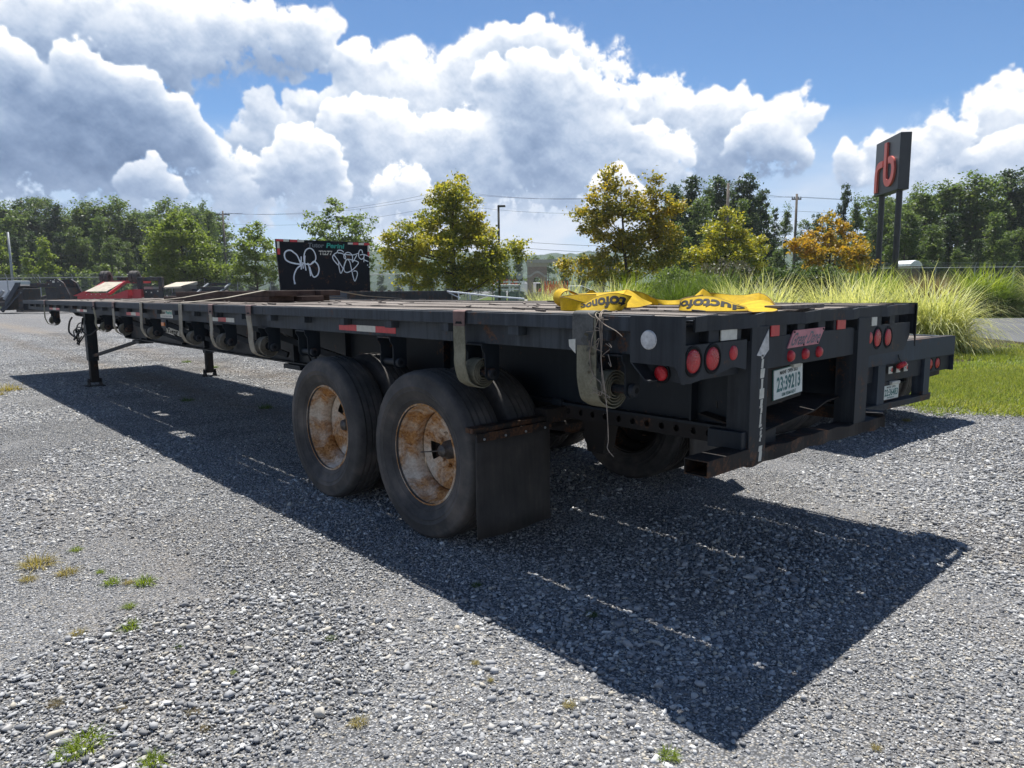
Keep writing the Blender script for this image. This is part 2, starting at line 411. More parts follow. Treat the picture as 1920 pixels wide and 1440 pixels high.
def dirt_mask(t):
    p = t.coord('World', (.5, .11, 1)); a = t.noise(p, 1.3, 5, .6)
    sp = t.n('ShaderNodeSeparateXYZ'); t.l(t.n('ShaderNodeNewGeometry').outputs['Position'], sp.inputs[0])
    wob = t.math('ADD', sp.outputs[0], t.math('MULTIPLY', t.noise(t.coord('World'), .35, 2, .5), 1.2))
    def band(c, w): return t.math('SUBTRACT', 1.0, t.math('DIVIDE', t.math('ABSOLUTE', t.math('SUBTRACT', wob, c)), w), True)
    far = t.ramp(t.math('MULTIPLY', sp.outputs[1], .05), [(.15, 0.0), (.45, 1.0)])
    b = t.math('MULTIPLY', t.math('MAXIMUM', band(3.5, .75), band(1.9, .45)), far)
    f = t.math('ADD', t.math('MULTIPLY', b, .75), t.ramp(a, [(.54, 0.0), (.80, .55)]), True)
    return t.math('MULTIPLY', f, t.ramp(t.noise(t.coord('World'), 3.5, 4, .6), [(.3, .35), (.6, 1.0)]))
def m_gravel():
    t = NT('gravel_stone')
    rn = t.n('ShaderNodeNewGeometry').outputs['Random Per Island']
    oi = t.noise(t.coord('World'), 26, 3, .6)
    c = t.ramp(rn, [(0, (.075, .078, .085)), (.15, (.165, .168, .174)), (.44, (.30, .303, .308)), (.72, (.415, .417, .418)), (.86, (.46, .41, .32)), (.91, (.60, .60, .58)), (1, (.76, .75, .72))])
    c = t.mix(t.ramp(oi, [(.38, .10), (.72, .45)]), c, (.32, .325, .33))
    c = t.mix(t.math('MULTIPLY', dirt_mask(t), .62), c, (.25, .20, .145))
    t.bsdf(c, .82, 0, .25); return t.m
STONE = m_gravel()
def m_ground():
    t = NT('gravel_ground')
    v = t.coord('World')
    vo = t.n('ShaderNodeTexVoronoi', feature='F1'); vo.inputs['Scale'].default_value = 110; t.l(v, vo.inputs['Vector'])
    sep = t.n('ShaderNodeSeparateColor'); t.l(vo.outputs['Color'], sep.inputs[0])
    a = t.ramp(sep.outputs[0], [(0, (.09, .094, .102)), (.3, (.17, .175, .185)), (.7, (.28, .287, .30)), (.86, (.33, .30, .25)), (1, (.44, .44, .44))])
    c = t.mix(t.ramp(vo.outputs['Distance'], [(.30, 0.0), (.75, .75)]), a, (.045, .045, .045))
    big = t.noise(v, .35, 5, .6)
    c = t.mix(1.0, c, t.ramp(big, [(.3, (.86, .86, .87)), (.7, (1.1, 1.09, 1.07))]), 'MULTIPLY')
    c = t.mix(t.math('MULTIPLY', dirt_mask(t), .7), c, (.24, .19, .135))
    h = t.math('SUBTRACT', 1.0, vo.outputs['Distance'])
    t.bsdf(c, .88, 0, .2, t.bump(h, .8, .008)); return t.m
GROUND = m_ground()
def m_lawn(name, a, b, d):
    t = NT(name); v = t.coord('World')
    n1 = t.noise(v, 14, 6, .7); n2 = t.noise(v, .6, 4, .6)
    c = t.ramp(t.math('ADD', t.math('MULTIPLY', n1, .6), t.math('MULTIPLY', n2, .5)), [(.38, a), (.56, b), (.72, d)])
    t.bsdf(c, .95, 0, .1, t.bump(n1, .8, .05)); return t.m
LAWN = m_lawn('lawn_ground', (.045, .075, .014), (.085, .125, .020), (.17, .175, .035))
FOREST = m_lawn('forest_floor', (.022, .034, .014), (.036, .052, .018), (.06, .07, .026))
MULCH = m_lawn('mulch', (.022, .018, .012), (.045, .036, .024), (.075, .07, .03))
def m_road():
    t = NT('worn_asphalt'); v = t.coord('World')
    n1 = t.noise(v, 90, 4, .6); n2 = t.noise(v, .5, 4, .6)
    c = t.ramp(t.math('ADD', t.math('MULTIPLY', n1, .4), t.math('MULTIPLY', n2, .6)), [(.35, (.085, .086, .090)), (.65, (.135, .136, .140))])
    t.bsdf(c, .9, 0, .2, t.bump(n1, .3, .005)); return t.m
ROAD = m_road()
def m_brick():
    t = NT('brick_masonry'); v = t.coord('Object', rot=(R(90), 0, 0))
    b = t.n('ShaderNodeTexBrick'); b.inputs['Scale'].default_value = 2.6
    b.inputs['Color1'].default_value = (.33, .26, .22, 1); b.inputs['Color2'].default_value = (.24, .20, .18, 1); b.inputs['Mortar'].default_value = (.34, .32, .30, 1)
    t.l(v, b.inputs['Vector']); t.bsdf(b.outputs[0], .9); return t.m
BRICK = m_brick()
def m_mesh(name, col, clear):
    t = NT(name); v = t.coord('World')
    d = t.bsdf(col, .6, .2)
    tr = t.n('ShaderNodeBsdfTransparent'); ms = t.n('ShaderNodeMixShader'); ms.inputs[0].default_value = clear
    t.l(d.outputs[0], ms.inputs[1]); t.l(tr.outputs[0], ms.inputs[2]); t.l(ms.outputs[0], t.out.inputs[0]); return t.m
LINK = m_mesh('chain_link', (.28, .31, .31), .80)
SCREEN = m_mesh('dark_fence_screen', (.030, .038, .034), .45)

# ------------------------------------------------------------------ building blocks
def tag(o, label=None, cat=None, group=None, kind=None):
    if label: o['label'] = label
    if cat: o['category'] = cat
    if group: o['group'] = group
    if kind: o['kind'] = kind
    return o
def thing(name, label, cat, loc=(0, 0, 0), rz=0, group=None):
    o = bpy.data.objects.new(name, None); C.objects.link(o)
    o.location = loc; o.rotation_euler = (0, 0, rz); o.empty_display_size = .2
    return tag(o, label, cat, group)
def link(name, me, parent=None, loc=None, rot=None):
    o = bpy.data.objects.new(name, me); C.objects.link(o)
    if parent is not None: o.parent = parent
    if loc is not None: o.location = loc
    if rot is not None: o.rotation_euler = rot
    return o
def dup(o, parent=None):
    c = o.copy(); C.objects.link(c)
    c.parent = parent
    for ch in list(o.children): dup(ch, c)
    return c

class MB:
    def __init__(s): s.v = []; s.f = []
    def add(s, vs, fs):
        b = len(s.v); s.v += [tuple(x) for x in vs]; s.f += [tuple(b + i for i in f) for f in fs]; return s
    def box(s, x0, x1, y0, y1, z0, z1):
        return s.add([(x0, y0, z0), (x1, y0, z0), (x1, y1, z0), (x0, y1, z0), (x0, y0, z1), (x1, y0, z1), (x1, y1, z1), (x0, y1, z1)],
                     [(0, 3, 2, 1), (4, 5, 6, 7), (0, 1, 5, 4), (1, 2, 6, 5), (2, 3, 7, 6), (3, 0, 4, 7)])
    def bar(s, p, q, w, h, up=(0, 0, 1)):
        p, q = Vector(p), Vector(q); d = (q - p).normalized(); sd = d.cross(Vector(up))
        if sd.length < 1e-4: sd = d.cross(Vector((1, 0, 0)))
        sd.normalize(); u = sd.cross(d)
        c = [sd * (-w / 2) + u * (-h / 2), sd * (w / 2) + u * (-h / 2), sd * (w / 2) + u * (h / 2), sd * (-w / 2) + u * (h / 2)]
        return s.add([p + x for x in c] + [q + x for x in c], [(0, 1, 2, 3), (7, 6, 5, 4), (0, 4, 5, 1), (1, 5, 6, 2), (2, 6, 7, 3), (3, 7, 4, 0)])
    def cyl(s, p, q, r, n=12, r2=None, cap=True):
        p, q = Vector(p), Vector(q); d = (q - p).normalized(); a = d.orthogonal().normalized(); b = d.cross(a); r2 = r if r2 is None else r2
        vs = []
        for c, rr in ((p, r), (q, r2)):
            vs += [c + (a * math.cos(2 * math.pi * i / n) + b * math.sin(2 * math.pi * i / n)) * rr for i in range(n)]
        fs = [(i, (i + 1) % n, n + (i + 1) % n, n + i) for i in range(n)]
        if cap: fs += [tuple(reversed(range(n))), tuple(range(n, 2 * n))]
        return s.add(vs, fs)
    def lathe(s, prof, c, axis='x', n=24):
        vs = []; c = Vector(c)
        for (r, t) in prof:
            for i in range(n):
                a = 2 * math.pi * i / n; ca, sa = r * math.cos(a), r * math.sin(a)
                vs.append(c + Vector({'x': (t, ca, sa), 'y': (ca, t, sa), 'z': (ca, sa, t)}[axis]))
        fs = []
        for j in range(len(prof) - 1):
            for i in range(n):
                k = (i + 1) % n; fs.append((j * n + i, j * n + k, (j + 1) * n + k, (j + 1) * n + i))
        return s.add(vs, fs)
    def prism(s, poly, axis, a, b):
        n = len(poly)
        def P(u, v, t): return {'x': (t, u, v), 'y': (u, t, v), 'z': (u, v, t)}[axis]
        return s.add([P(u, v, a) for u, v in poly] + [P(u, v, b) for u, v in poly],
                     [tuple(reversed(range(n))), tuple(range(n, 2 * n))] + [(i, (i + 1) % n, n + (i + 1) % n, n + i) for i in range(n)])
    def tube(s, pts, r, n=6, r_end=None):
        pts = [Vector(p) for p in pts]; m_ = len(pts); vs = []; ref = None
        for i, p in enumerate(pts):
            d = (pts[min(i + 1, m_ - 1)] - pts[max(i - 1, 0)]).normalized()
            if ref is None: ref = d.orthogonal().normalized()
            a = (ref - d * ref.dot(d)); a = a.normalized() if a.length > 1e-5 else d.orthogonal().normalized(); ref = a; b = d.cross(a)
            rr = r if r_end is None else r + (r_end - r) * i / (m_ - 1)
            vs += [p + (a * math.cos(2 * math.pi * k / n) + b * math.sin(2 * math.pi * k / n)) * rr for k in range(n)]
        fs = [(i * n + k, i * n + (k + 1) % n, (i + 1) * n + (k + 1) % n, (i + 1) * n + k) for i in range(m_ - 1) for k in range(n)]
        fs += [tuple(reversed(range(n))), tuple(range((m_ - 1) * n, m_ * n))]
        return s.add(vs, fs)
    def sheet(s, rowA, rowB, th=0.0):
        n = len(rowA); A = [Vector(p) for p in rowA]; B = [Vector(p) for p in rowB]
        if not th: return s.add(A + B, [(i, i + 1, n + i + 1, n + i) for i in range(n - 1)])
        N = []
        for i in range(n):
            d = A[min(i + 1, n - 1)] - A[max(i - 1, 0)]; x = d.cross(B[i] - A[i]); N.append(x.normalized() if x.length > 1e-9 else Vector((0, 0, 1)))
        vs = [A[i] + N[i] * th / 2 for i in range(n)] + [B[i] + N[i] * th / 2 for i in range(n)] + [A[i] - N[i] * th / 2 for i in range(n)] + [B[i] - N[i] * th / 2 for i in range(n)]
        fs = []
        for i in range(n - 1):
            fs += [(i, i + 1, n + i + 1, n + i), (2 * n + i + 1, 2 * n + i, 3 * n + i, 3 * n + i + 1), (i + 1, i, 2 * n + i, 2 * n + i + 1), (n + i, n + i + 1, 3 * n + i + 1, 3 * n + i)]
        fs += [(0, n, 3 * n, 2 * n), (n - 1, 3 * n - 1, 4 * n - 1, 2 * n - 1)]
        return s.add(vs, fs)
    def mesh(s, name, mat, smooth=False):
        me = bpy.data.meshes.new(name); me.from_pydata(s.v, [], s.f)
        if mat: me.materials.append(mat)
        if smooth: me.polygons.foreach_set('use_smooth', [True] * len(me.polygons))
        me.update(); return me
    def build(s, name, mat, parent=None, smooth=False, bevel=0.0, auto=False):
        me = s.mesh(name, mat, smooth)
        o = link(name, me, parent)
        if bevel:
            b = o.modifiers.new('edge', 'BEVEL'); b.width = bevel; b.segments = 2; b.limit_method = 'ANGLE'; b.angle_limit = R(40)
        if auto:
            me.polygons.foreach_set('use_smooth', [True] * len(me.polygons))
            try: me.set_sharp_from_angle(angle=R(35))
            except Exception: pass
        return o

def np_mesh(name, V, F, mat):
    V = np.asarray(V, np.float32); F = np.asarray(F, np.int32); k = F.shape[1]
    me = bpy.data.meshes.new(name)
    me.vertices.add(len(V)); me.vertices.foreach_set('co', V.ravel())
    me.loops.add(F.size); me.loops.foreach_set('vertex_index', F.ravel())
    me.polygons.add(len(F)); me.polygons.foreach_set('loop_start', np.arange(0, F.size, k, dtype=np.int32))
    try: me.polygons.foreach_set('loop_total', np.full(len(F), k, np.int32))
    except Exception: pass
    me.update(calc_edges=True)
    if mat: me.materials.append(mat)
    return me

def spline(pts, n=8):
    P = [Vector(p) for p in pts]; out = []
    for i in range(len(P) - 1):
        a, b, c, d = P[max(i - 1, 0)], P[i], P[i + 1], P[min(i + 2, len(P) - 1)]
        for k in range(n):
            t = k / n
            out.append(.5 * ((2 * b) + (c - a) * t + (2 * a - 5 * b + 4 * c - d) * t * t + (3 * b - a - 3 * c + d) * t ** 3))
    out.append(P[-1]); return out

def text_geo(body, bold=0.0, shear=0.0):
    cu_ = bpy.data.curves.new('lettering', 'FONT'); cu_.body = body; cu_.size = 1.0; cu_.offset = bold; cu_.shear = shear
    cu_.resolution_u = 4; cu_.align_x = 'LEFT'
    o = bpy.data.objects.new('lettering', cu_)
    me = bpy.data.meshes.new_from_object(o)
    V = [v.co.copy() for v in me.vertices]; F = [tuple(p.vertices) for p in me.polygons]
    bpy.data.objects.remove(o); bpy.data.curves.remove(cu_); bpy.data.meshes.remove(me)
    x0 = min(v.x for v in V); x1 = max(v.x for v in V); y0 = min(v.y for v in V); y1 = max(v.y for v in V)
    return [((v.x - x0) / (x1 - x0), (v.y - y0) / (y1 - y0)) for v in V], F
def text_on(name, body, mat, parent, origin, ex, ey, bold=0.0, shear=0.0):
    """flat print: origin = lower left corner of the words, ex / ey = their full width and height vectors"""
    uv, F = text_geo(body, bold, shear); o, ex, ey = Vector(origin), Vector(ex), Vector(ey)
    mb = MB(); mb.add([o + ex * u + ey * v for u, v in uv], F)
    return mb.build(name, mat, parent)

# ================================================================== ground
FX, FY = 0.6763, 0.7366                 # the way the camera faces on the ground; rows of the site lie square to it
CX, CY = -2.399, -1.626
def site(d, s): return (CX + d * FX + s * FY, CY + d * FY - s * FX)    # d metres out, s metres to the right
def site_inv(x, y): return ((x - CX) * FX + (y - CY) * FY, (x - CX) * FY - (y - CY) * FX)
def sheet(name, poly, z, mat, kind='structure'):
    mb = MB(); mb.add([(x, y, z) for x, y in poly], [tuple(range(len(poly)))])
    o = mb.build(name, mat); o['kind'] = kind; return o
mb = MB()
n = 40; ext = [-1500 + 3000 * i / n for i in range(n + 1)]
mb.add([(x, y, 0) for y in ext for x in ext], [(j * (n + 1) + i, j * (n + 1) + i + 1, (j + 1) * (n + 1) + i + 1, (j + 1) * (n + 1) + i) for j in range(n) for i in range(n)])
o = mb.build('ground', GROUND); o['kind'] = 'structure'
def quad(d0, d1, s0, s1): return [site(d0, s0), site(d0, s1), site(d1, s1), site(d1, s0)]
rng = np.random.default_rng(3)
edge = [site(11.3 + .6 * math.sin(s * 1.3) + .3 * math.sin(s * 3.1) + rng.uniform(-.35, .35), s) for s in np.arange(5.2, 46, .35)]
sheet('lawn', edge + [site(17.95, 46), site(17.95, 9.0), (13.2, 26), (9.6, 26), (9.3, 3.2)], .004, LAWN)
sheet('lawn', quad(31.3, 160, -4.6, 120), .004, LAWN)
sheet('lawn', quad(68.5, 230, -130, -5.0), .004, FOREST)
sheet('road', quad(17.95, 31.3, 8.0, 90), .010, ROAD)
sheet('concrete_apron', [site(18.3, 13.6), site(17.97, 15.4), site(17.97, 24), site(21.0, 24), site(20.6, 15.5)], .016, CONCRETE)
sheet('driveway', [site(46, 1.0), site(46, 2.6), site(190, 7.4), site(190, 2.6)], .012, CONCRETE)
sheet('planting_bed', [(13.2, 2.6), (18.8, 2.2), (24.5, 8.0), (24.0, 13.2), (19.6, 15.2), (15.6, 19.0), (12.6, 18.5)], .012, MULCH)

def scatter(name, tiles, pts, rots, scs, idx, label, cat=None):
    """one object of instanced tiles (stones, grass) for what nobody could count"""
    me = bpy.data.meshes.new(name)
    me.from_pydata([tuple(p) for p in pts], [], [])
    a = me.attributes.new('turn', 'FLOAT_VECTOR', 'POINT'); a.data.foreach_set('vector', np.asarray(rots, np.float32).ravel())
    a = me.attributes.new('size', 'FLOAT_VECTOR', 'POINT'); a.data.foreach_set('vector', np.asarray(scs, np.float32).ravel())
    a = me.attributes.new('pick', 'INT', 'POINT'); a.data.foreach_set('value', np.asarray(idx, np.int32))
    o = link(name, me)
    ng = bpy.data.node_groups.new(name, 'GeometryNodeTree')
    ng.interface.new_socket('Geometry', in_out='INPUT', socket_type='NodeSocketGeometry')
    ng.interface.new_socket('Geometry', in_out='OUTPUT', socket_type='NodeSocketGeometry')
    gi, go = ng.nodes.new('NodeGroupInput'), ng.nodes.new('NodeGroupOutput')
    iop = ng.nodes.new('GeometryNodeInstanceOnPoints'); iop.inputs['Pick Instance'].default_value = True
    jn = ng.nodes.new('GeometryNodeJoinGeometry')
    for t in tiles:
        oi = ng.nodes.new('GeometryNodeObjectInfo'); oi.inputs['Object'].default_value = t; oi.inputs['As Instance'].default_value = True
        ng.links.new(oi.outputs['Geometry'], jn.inputs[0])
    for nm, typ, sock in (('turn', 'FLOAT_VECTOR', 'Rotation'), ('size', 'FLOAT_VECTOR', 'Scale'), ('pick', 'INT', 'Instance Index')):
        na = ng.nodes.new('GeometryNodeInputNamedAttribute'); na.data_type = typ; na.inputs['Name'].default_value = nm
        ng.links.new(na.outputs['Attribute'], iop.inputs[sock])
    ng.links.new(gi.outputs[0], iop.inputs['Points']); ng.links.new(jn.outputs[0], iop.inputs['Instance']); ng.links.new(iop.outputs[0], go.inputs[0])
    md = o.modifiers.new('scatter', 'NODES'); md.node_group = ng
    o['kind'] = 'stuff'; o['label'] = label
    return o

# --- stones: low, angular, each with its own size and turn; six tiles of one square metre
def hull(rng, k):
    bm = bmesh.new()
    for v in rng.normal(0, 1, (k, 3)): bm.verts.new(Vector(v).normalized() * rng.uniform(.75, 1.1))
    r = bmesh.ops.convex_hull(bm, input=bm.verts[:])
    bmesh.ops.delete(bm, geom=[v for v in bm.verts if not v.link_faces], context='VERTS')
    bm.verts.index_update(); V = np.array([v.co[:] for v in bm.verts]); F = np.array([[v.index for v in f.verts] for f in bm.faces]); bm.free(); return V, F
_hr = np.random.default_rng(17)
HULL_S = [hull(_hr, 9) for _ in range(14)]; HULL_L = [hull(_hr, 17) for _ in range(14)]
def stones(rng, n, rlo, rhi, power, kinds):
    """broken stone: flat-faced, angular, each with its own size, squash and turn"""
    Vs, Fs, off = [], [], 0
    for V0, F0 in kinds:
        m_ = n // len(kinds); k = len(V0)
        r = rlo + (rhi - rlo) * rng.random(m_) ** power
        sc = np.stack([rng.uniform(.8, 1.5, m_), rng.uniform(.6, 1.1, m_), rng.uniform(.40, .80, m_)], 1)
        V = V0[None] * sc[:, None, :] * r[:, None, None]
        a = rng.uniform(0, 2 * np.pi, m_); b = rng.normal(0, .5, m_)
        ca, sa, cb, sb = np.cos(a), np.sin(a), np.cos(b), np.sin(b)
        X, Y, Z = V[..., 0], V[..., 1], V[..., 2]
        Y, Z = Y * cb[:, None] - Z * sb[:, None], Y * sb[:, None] + Z * cb[:, None]
        X, Y = X * ca[:, None] - Y * sa[:, None], X * sa[:, None] + Y * ca[:, None]
        q = .80 * np.sqrt(rng.random(m_)) * rng.uniform(.82, 1.0, m_); qa = rng.uniform(0, 2 * np.pi, m_)
        ox, oy = q * np.cos(qa), q * np.sin(qa); oz = r * rng.uniform(-.1, .5, m_)
        V = np.stack([X + ox[:, None], Y + oy[:, None], Z + oz[:, None]], -1).reshape(-1, 3)
        F = (F0[None] + (np.arange(m_) * k)[:, None, None]).reshape(-1, 3)
        Vs.append(V); Fs.append(F + off); off += len(V)
    return np.concatenate(Vs), np.concatenate(Fs)
def tile(name, parts, mat):
    Vs, Fs, off = [], [], 0
    for V, F in parts: Vs.append(V); Fs.append(F + off); off += len(V)
    return bpy.data.objects.new(name, np_mesh(name, np.concatenate(Vs), np.concatenate(Fs), mat))
st = []
for k in range(3):
    r_ = np.random.default_rng(40 + k)
    st.append(tile('gravel_tile', [stones(r_, 9000, .0040, .0092, 1.4, HULL_S), stones(r_, 520, .009, .0145, 1.6, HULL_L), stones(r_, 34, .013, .020, 1.8, HULL_L)], STONE))
for k in range(3):
    r_ = np.random.default_rng(60 + k)
    st.append(tile('gravel_tile', [stones(r_, 6600, .0045, .0115, 1.4, HULL_S), stones(r_, 760, .011, .0185, 1.6, HULL_L), stones(r_, 70, .015, .026, 1.9, HULL_L)], STONE))
for k in range(2):
    r_ = np.random.default_rng(75 + k)
    st.append(tile('gravel_tile', [stones(r_, 8200, .0034, .0072, 1.3, HULL_S), stones(r_, 260, .008, .012, 1.6, HULL_L)], STONE))
def packed(x, y): return math.sin(x * 1.1 + .7 * y + 1.3 * math.sin(.8 * y)) + math.sin(.45 * y - 1.6 * x) > .95 and not (y < 1.0 and x > -.6)
def coarse(x, y):
    w = math.sin(x * 1.7 + 1.1 * math.sin(y * .9)) + math.sin(y * 1.3 + .8 * x)
    near = 2.4 if (y < .9 and x > -1.15 + .25 * math.sin(3 * y)) else (-2.2 if x < -.2 and y < 6 else -.3)
    return w + near > 1.15
pts, rots, scs, idx = [], [], [], []
rng = np.random.default_rng(5)
step = .94
for i in range(-6, 34):
    for j in range(-6, 34):
        x, y = CX + i * step + rng.uniform(-.06, .06), CY + j * step + rng.uniform(-.06, .06)
        d, s = site_inv(x, y)
        if d < .2 or d > 27 or abs(s) > d * .80 + 1.6: continue
        if x > 9.0 and d > 10.6: continue
        pts.append((x, y, rng.uniform(-.003, .004))); rots.append((0, 0, rng.uniform(0, 6.28)))
        scs.append((1, 1, 1)); idx.append(6 + int(rng.integers(0, 2)) if packed(x, y) else (3 if coarse(x, y) else 0) + int(rng.integers(0, 3)))
scatter('gravel', st, pts, rots, scs, idx, 'loose grey crushed stone covering the yard')

# --- grass blades
def blades(rng, n, L0, L1, w, lean, spread, segs=3, droop=1.0, base=None, up=0.0, norm=0):
    """arching blades: returns V, F of quads"""
    L = rng.uniform(L0, L1, n); a = rng.uniform(0, 2 * np.pi, n); th = np.abs(rng.normal(0, lean, n)) + up
    if base is None:
        rr = spread * np.sqrt(rng.random(n)); ba = rng.uniform(0, 2 * np.pi, n); bx, by = rr * np.cos(ba), rr * np.sin(ba)
        a = np.where(rng.random(n) < .65, ba + rng.normal(0, .7, n), a)
    else: bx, by = base
    arch = rng.uniform(.35, 1.25, n)
    V = np.zeros((n, segs + 1, 2, 3)); px, pz = np.zeros(n), np.zeros(n)
    for k in range(segs + 1):
        t = k / segs; ww = w * (1 - t ** 1.8) * .5 + w * .04
        cx, cy = bx + px * np.cos(a), by + px * np.sin(a)
        tx, ty = -np.sin(a), np.cos(a)
        V[:, k, 0] = np.stack([cx + tx * ww, cy + ty * ww, pz], 1); V[:, k, 1] = np.stack([cx - tx * ww, cy - ty * ww, pz], 1)
        ang = th + droop * th * (k + .5) / segs * 1.6 + droop * arch * (k / segs) ** 1.5
        px = px + np.sin(ang) * L / segs; pz = pz + np.cos(ang) * L / segs
    V[..., 2] = np.maximum(V[..., 2], .01)
    if norm: V[..., 2] *= norm / np.quantile(V[:, :, 0, 2].max(1), .97)
    b = np.arange(n)[:, None] * (segs + 1) * 2
    F = np.stack([np.stack([b[:, 0] + 2 * k, b[:, 0] + 2 * k + 1, b[:, 0] + 2 * k + 3, b[:, 0] + 2 * k + 2], 1) for k in range(segs)], 1).reshape(-1, 4)
    return V.reshape(-1, 3), F
gt = []
for k in range(3):
    r_ = np.random.default_rng(80 + k); nb = 2200
    V, F = blades(r_, nb, .045, .13, .009, .45, 0, 2, 1.0, (r_.uniform(-.55, .55, nb), r_.uniform(-.55, .55, nb)))
    gt.append(bpy.data.objects.new('lawn_tile', np_mesh('lawn_tile', V, F, G_LAWN)))
r_ = np.random.default_rng(90); nb = 420
V, F = blades(r_, nb, .04, .12, .010, .6, 0, 2, 1.0, (r_.normal(0, .26, nb), r_.normal(0, .26, nb)))
gt.append(bpy.data.objects.new('lawn_tile', np_mesh('lawn_tile', V, F, G_LAWN)))
pts, rots, scs, idx = [], [], [], []
for d in np.arange(11.5, 17.9, .95):
    for s in np.arange(4.6, 17, .95):
        x, y = site(d, s)
        if x < 9.4: continue
        if 13.0 < d < 13.9 and s > 8 and rng.random() < .5: continue
        pts.append((x, y, .004)); rots.append((0, 0, rng.uniform(0, 6.3))); z_ = rng.uniform(.7, 1.2); scs.append((1, 1, z_)); idx.append(int(rng.integers(0, 3)))
r_ = np.random.default_rng(91); nb = 300
V, F = blades(r_, nb, .03, .10, .009, .7, 0, 2, 1.0, (r_.normal(0, .30, nb), r_.normal(0, .30, nb)))
gt.append(bpy.data.objects.new('lawn_tile', np_mesh('lawn_tile', V, F, G_DRY)))
for q in range(620):      # thin grass that creeps out into the stones
    d, s = 11.6 - abs(rng.normal(0, 1.5)), rng.uniform(4.4, 15)
    x, y = site(d, s)
    if x < 7.4 or d > 12.6: continue
    pts.append((x, y, .004)); rots.append((0, 0, rng.uniform(0, 6.3))); scs.append((1, 1, rng.uniform(.5, 1))); idx.append(3 if rng.random() < .55 else 4)
scatter('lawn_grass', gt, pts, rots, scs, idx, 'short mown grass beside the road, thinning into the stones')

# ================================================================== the near flatbed trailer (its frame = world axes, origin under its rear left corner)
W, LEN, DECK = 2.59, 14.60, 1.375
T = thing('flatbed_trailer', 'long black flatbed trailer with worn plank deck and rusty wheels, nearest and largest', 'trailer')
def bx(name, mat, *a, bevel=.003, parent=None): return MB().box(*a).build(name, mat, parent or T, bevel=bevel)

# --- deck planks, one object each, running lengthwise
r_ = random.Random(21)
nb = 17; w0 = (W - .215) / nb
holes = {2: [6.5, 6.95], 6: [8.2, 8.7], 4: [8.1, 8.5], 14: [9.0, 9.35], 12: [8.4, 8.75], 5: [10.1, 10.6], 3: [3.1, 3.35]}
for i in range(nb):
    x0 = .1075 + i * w0
    cuts = sorted([.06 + r_.uniform(0, .03), r_.uniform(3.2, 5.6), r_.uniform(8.6, 10.6), 14.50 + r_.uniform(0, .06)])
    spans = [(cuts[0], cuts[1]), (cuts[1], cuts[2]), (cuts[2], cuts[3])]
    if i in holes:
        h0, h1 = holes[i]
        spans = [s for a, b in spans for s in ([(a, b)] if not (a < h0 < b) else [(a, h0), (h1, max(b, h1 + .3))])]
        spans = [(a, b) for a, b in spans if b - a > .05]
    for a, b in spans:
        g0, g1 = r_.uniform(.001, .0045), r_.uniform(.001, .0045)
        if r_.random() < .22: g1 += r_.uniform(.004, .012)
        if a < 3 and i in (2, 5, 9, 12, 14): g1 += .0165
        z = 1.373 + r_.uniform(-.004, .004); tl = r_.uniform(-.002, .002)
        ys = [a + .003 + (b - a - .006) * k / 8 for k in range(9)]
        mb = MB(); vs = []; fs = []
        for k, y in enumerate(ys):
            e0 = r_.uniform(-.002, .002); zz = z + r_.uniform(-.002, .002)
            vs += [(x0 + g0 + e0, y, zz - tl), (x0 + w0 - g1 + e0, y, zz + tl), (x0 + w0 - g1 + e0, y, 1.335), (x0 + g0 + e0, y, 1.335)]
        for k in range(8):
            for q in range(4): fs.append((k * 4 + q, (k + 1) * 4 + q, (k + 1) * 4 + (q + 1) % 4, k * 4 + (q + 1) % 4))
        fs += [(0, 1, 2, 3), (35, 34, 33, 32)]
        mb.add(vs, fs).build('plank', PLANK, T)

# --- side rails: channel, pockets and outer rub rail
for sgn, x in ((1, 0.0), (-1, W)):
    X = lambda v: x + sgn * v
    def sb(name, mat, a, b, y0, y1, z0, z1, bev=.003): return bx(name, mat, min(X(a), X(b)), max(X(a), X(b)), y0, y1, z0, z1, bevel=bev)
    mb = MB(); lo = lambda a, b: (min(X(a), X(b)), max(X(a), X(b)))
    mb.box(*lo(.070, .080), .2, LEN, 1.207, 1.378); mb.box(*lo(.080, .104), .2, LEN, 1.368, 1.378); mb.box(*lo(.080, .135), .2, LEN, 1.207, 1.217)
    mb.build('side_rail', RAIL, T, bevel=.002)
    sb('rail_gap_filler', BEAM, .026, .0695, .23, LEN - .01, 1.352, 1.360, 0)  # added filler strip, keeps sun from falling through the rail gap
    y = .22
    cuts = [.222, 3.9, 8.3, 11.4, LEN]
    for a, b in zip(cuts[:-1], cuts[1:]): sb('rub_rail', RAIL, 0, .011, a + .002, b - .002, 1.312, 1.375)
    y = .42
    while y < 14.45:
        sb('stake_pocket', RAIL, .0112, .0698, y - .038, y + .038, 1.265, 1.3515, .004)
        y += .567
    for yj in (3.9, 8.3, 11.4): sb('rail_splice', RAIL, .0122, .022, yj - .06, yj + .06, 1.316, 1.366, 0)

# --- cross members under the deck
cm = MB().box(.14, W - .14, -.004, .004, 1.232, 1.330).box(.14, W - .14, -.03, -.004, 1.232, 1.238).box(.14, W - .14, -.03, -.004, 1.324, 1.330).mesh('cross_member', BEAM)
for k in range(36): link('cross_member', cm, T, (0, .35 + k * .4, 0))
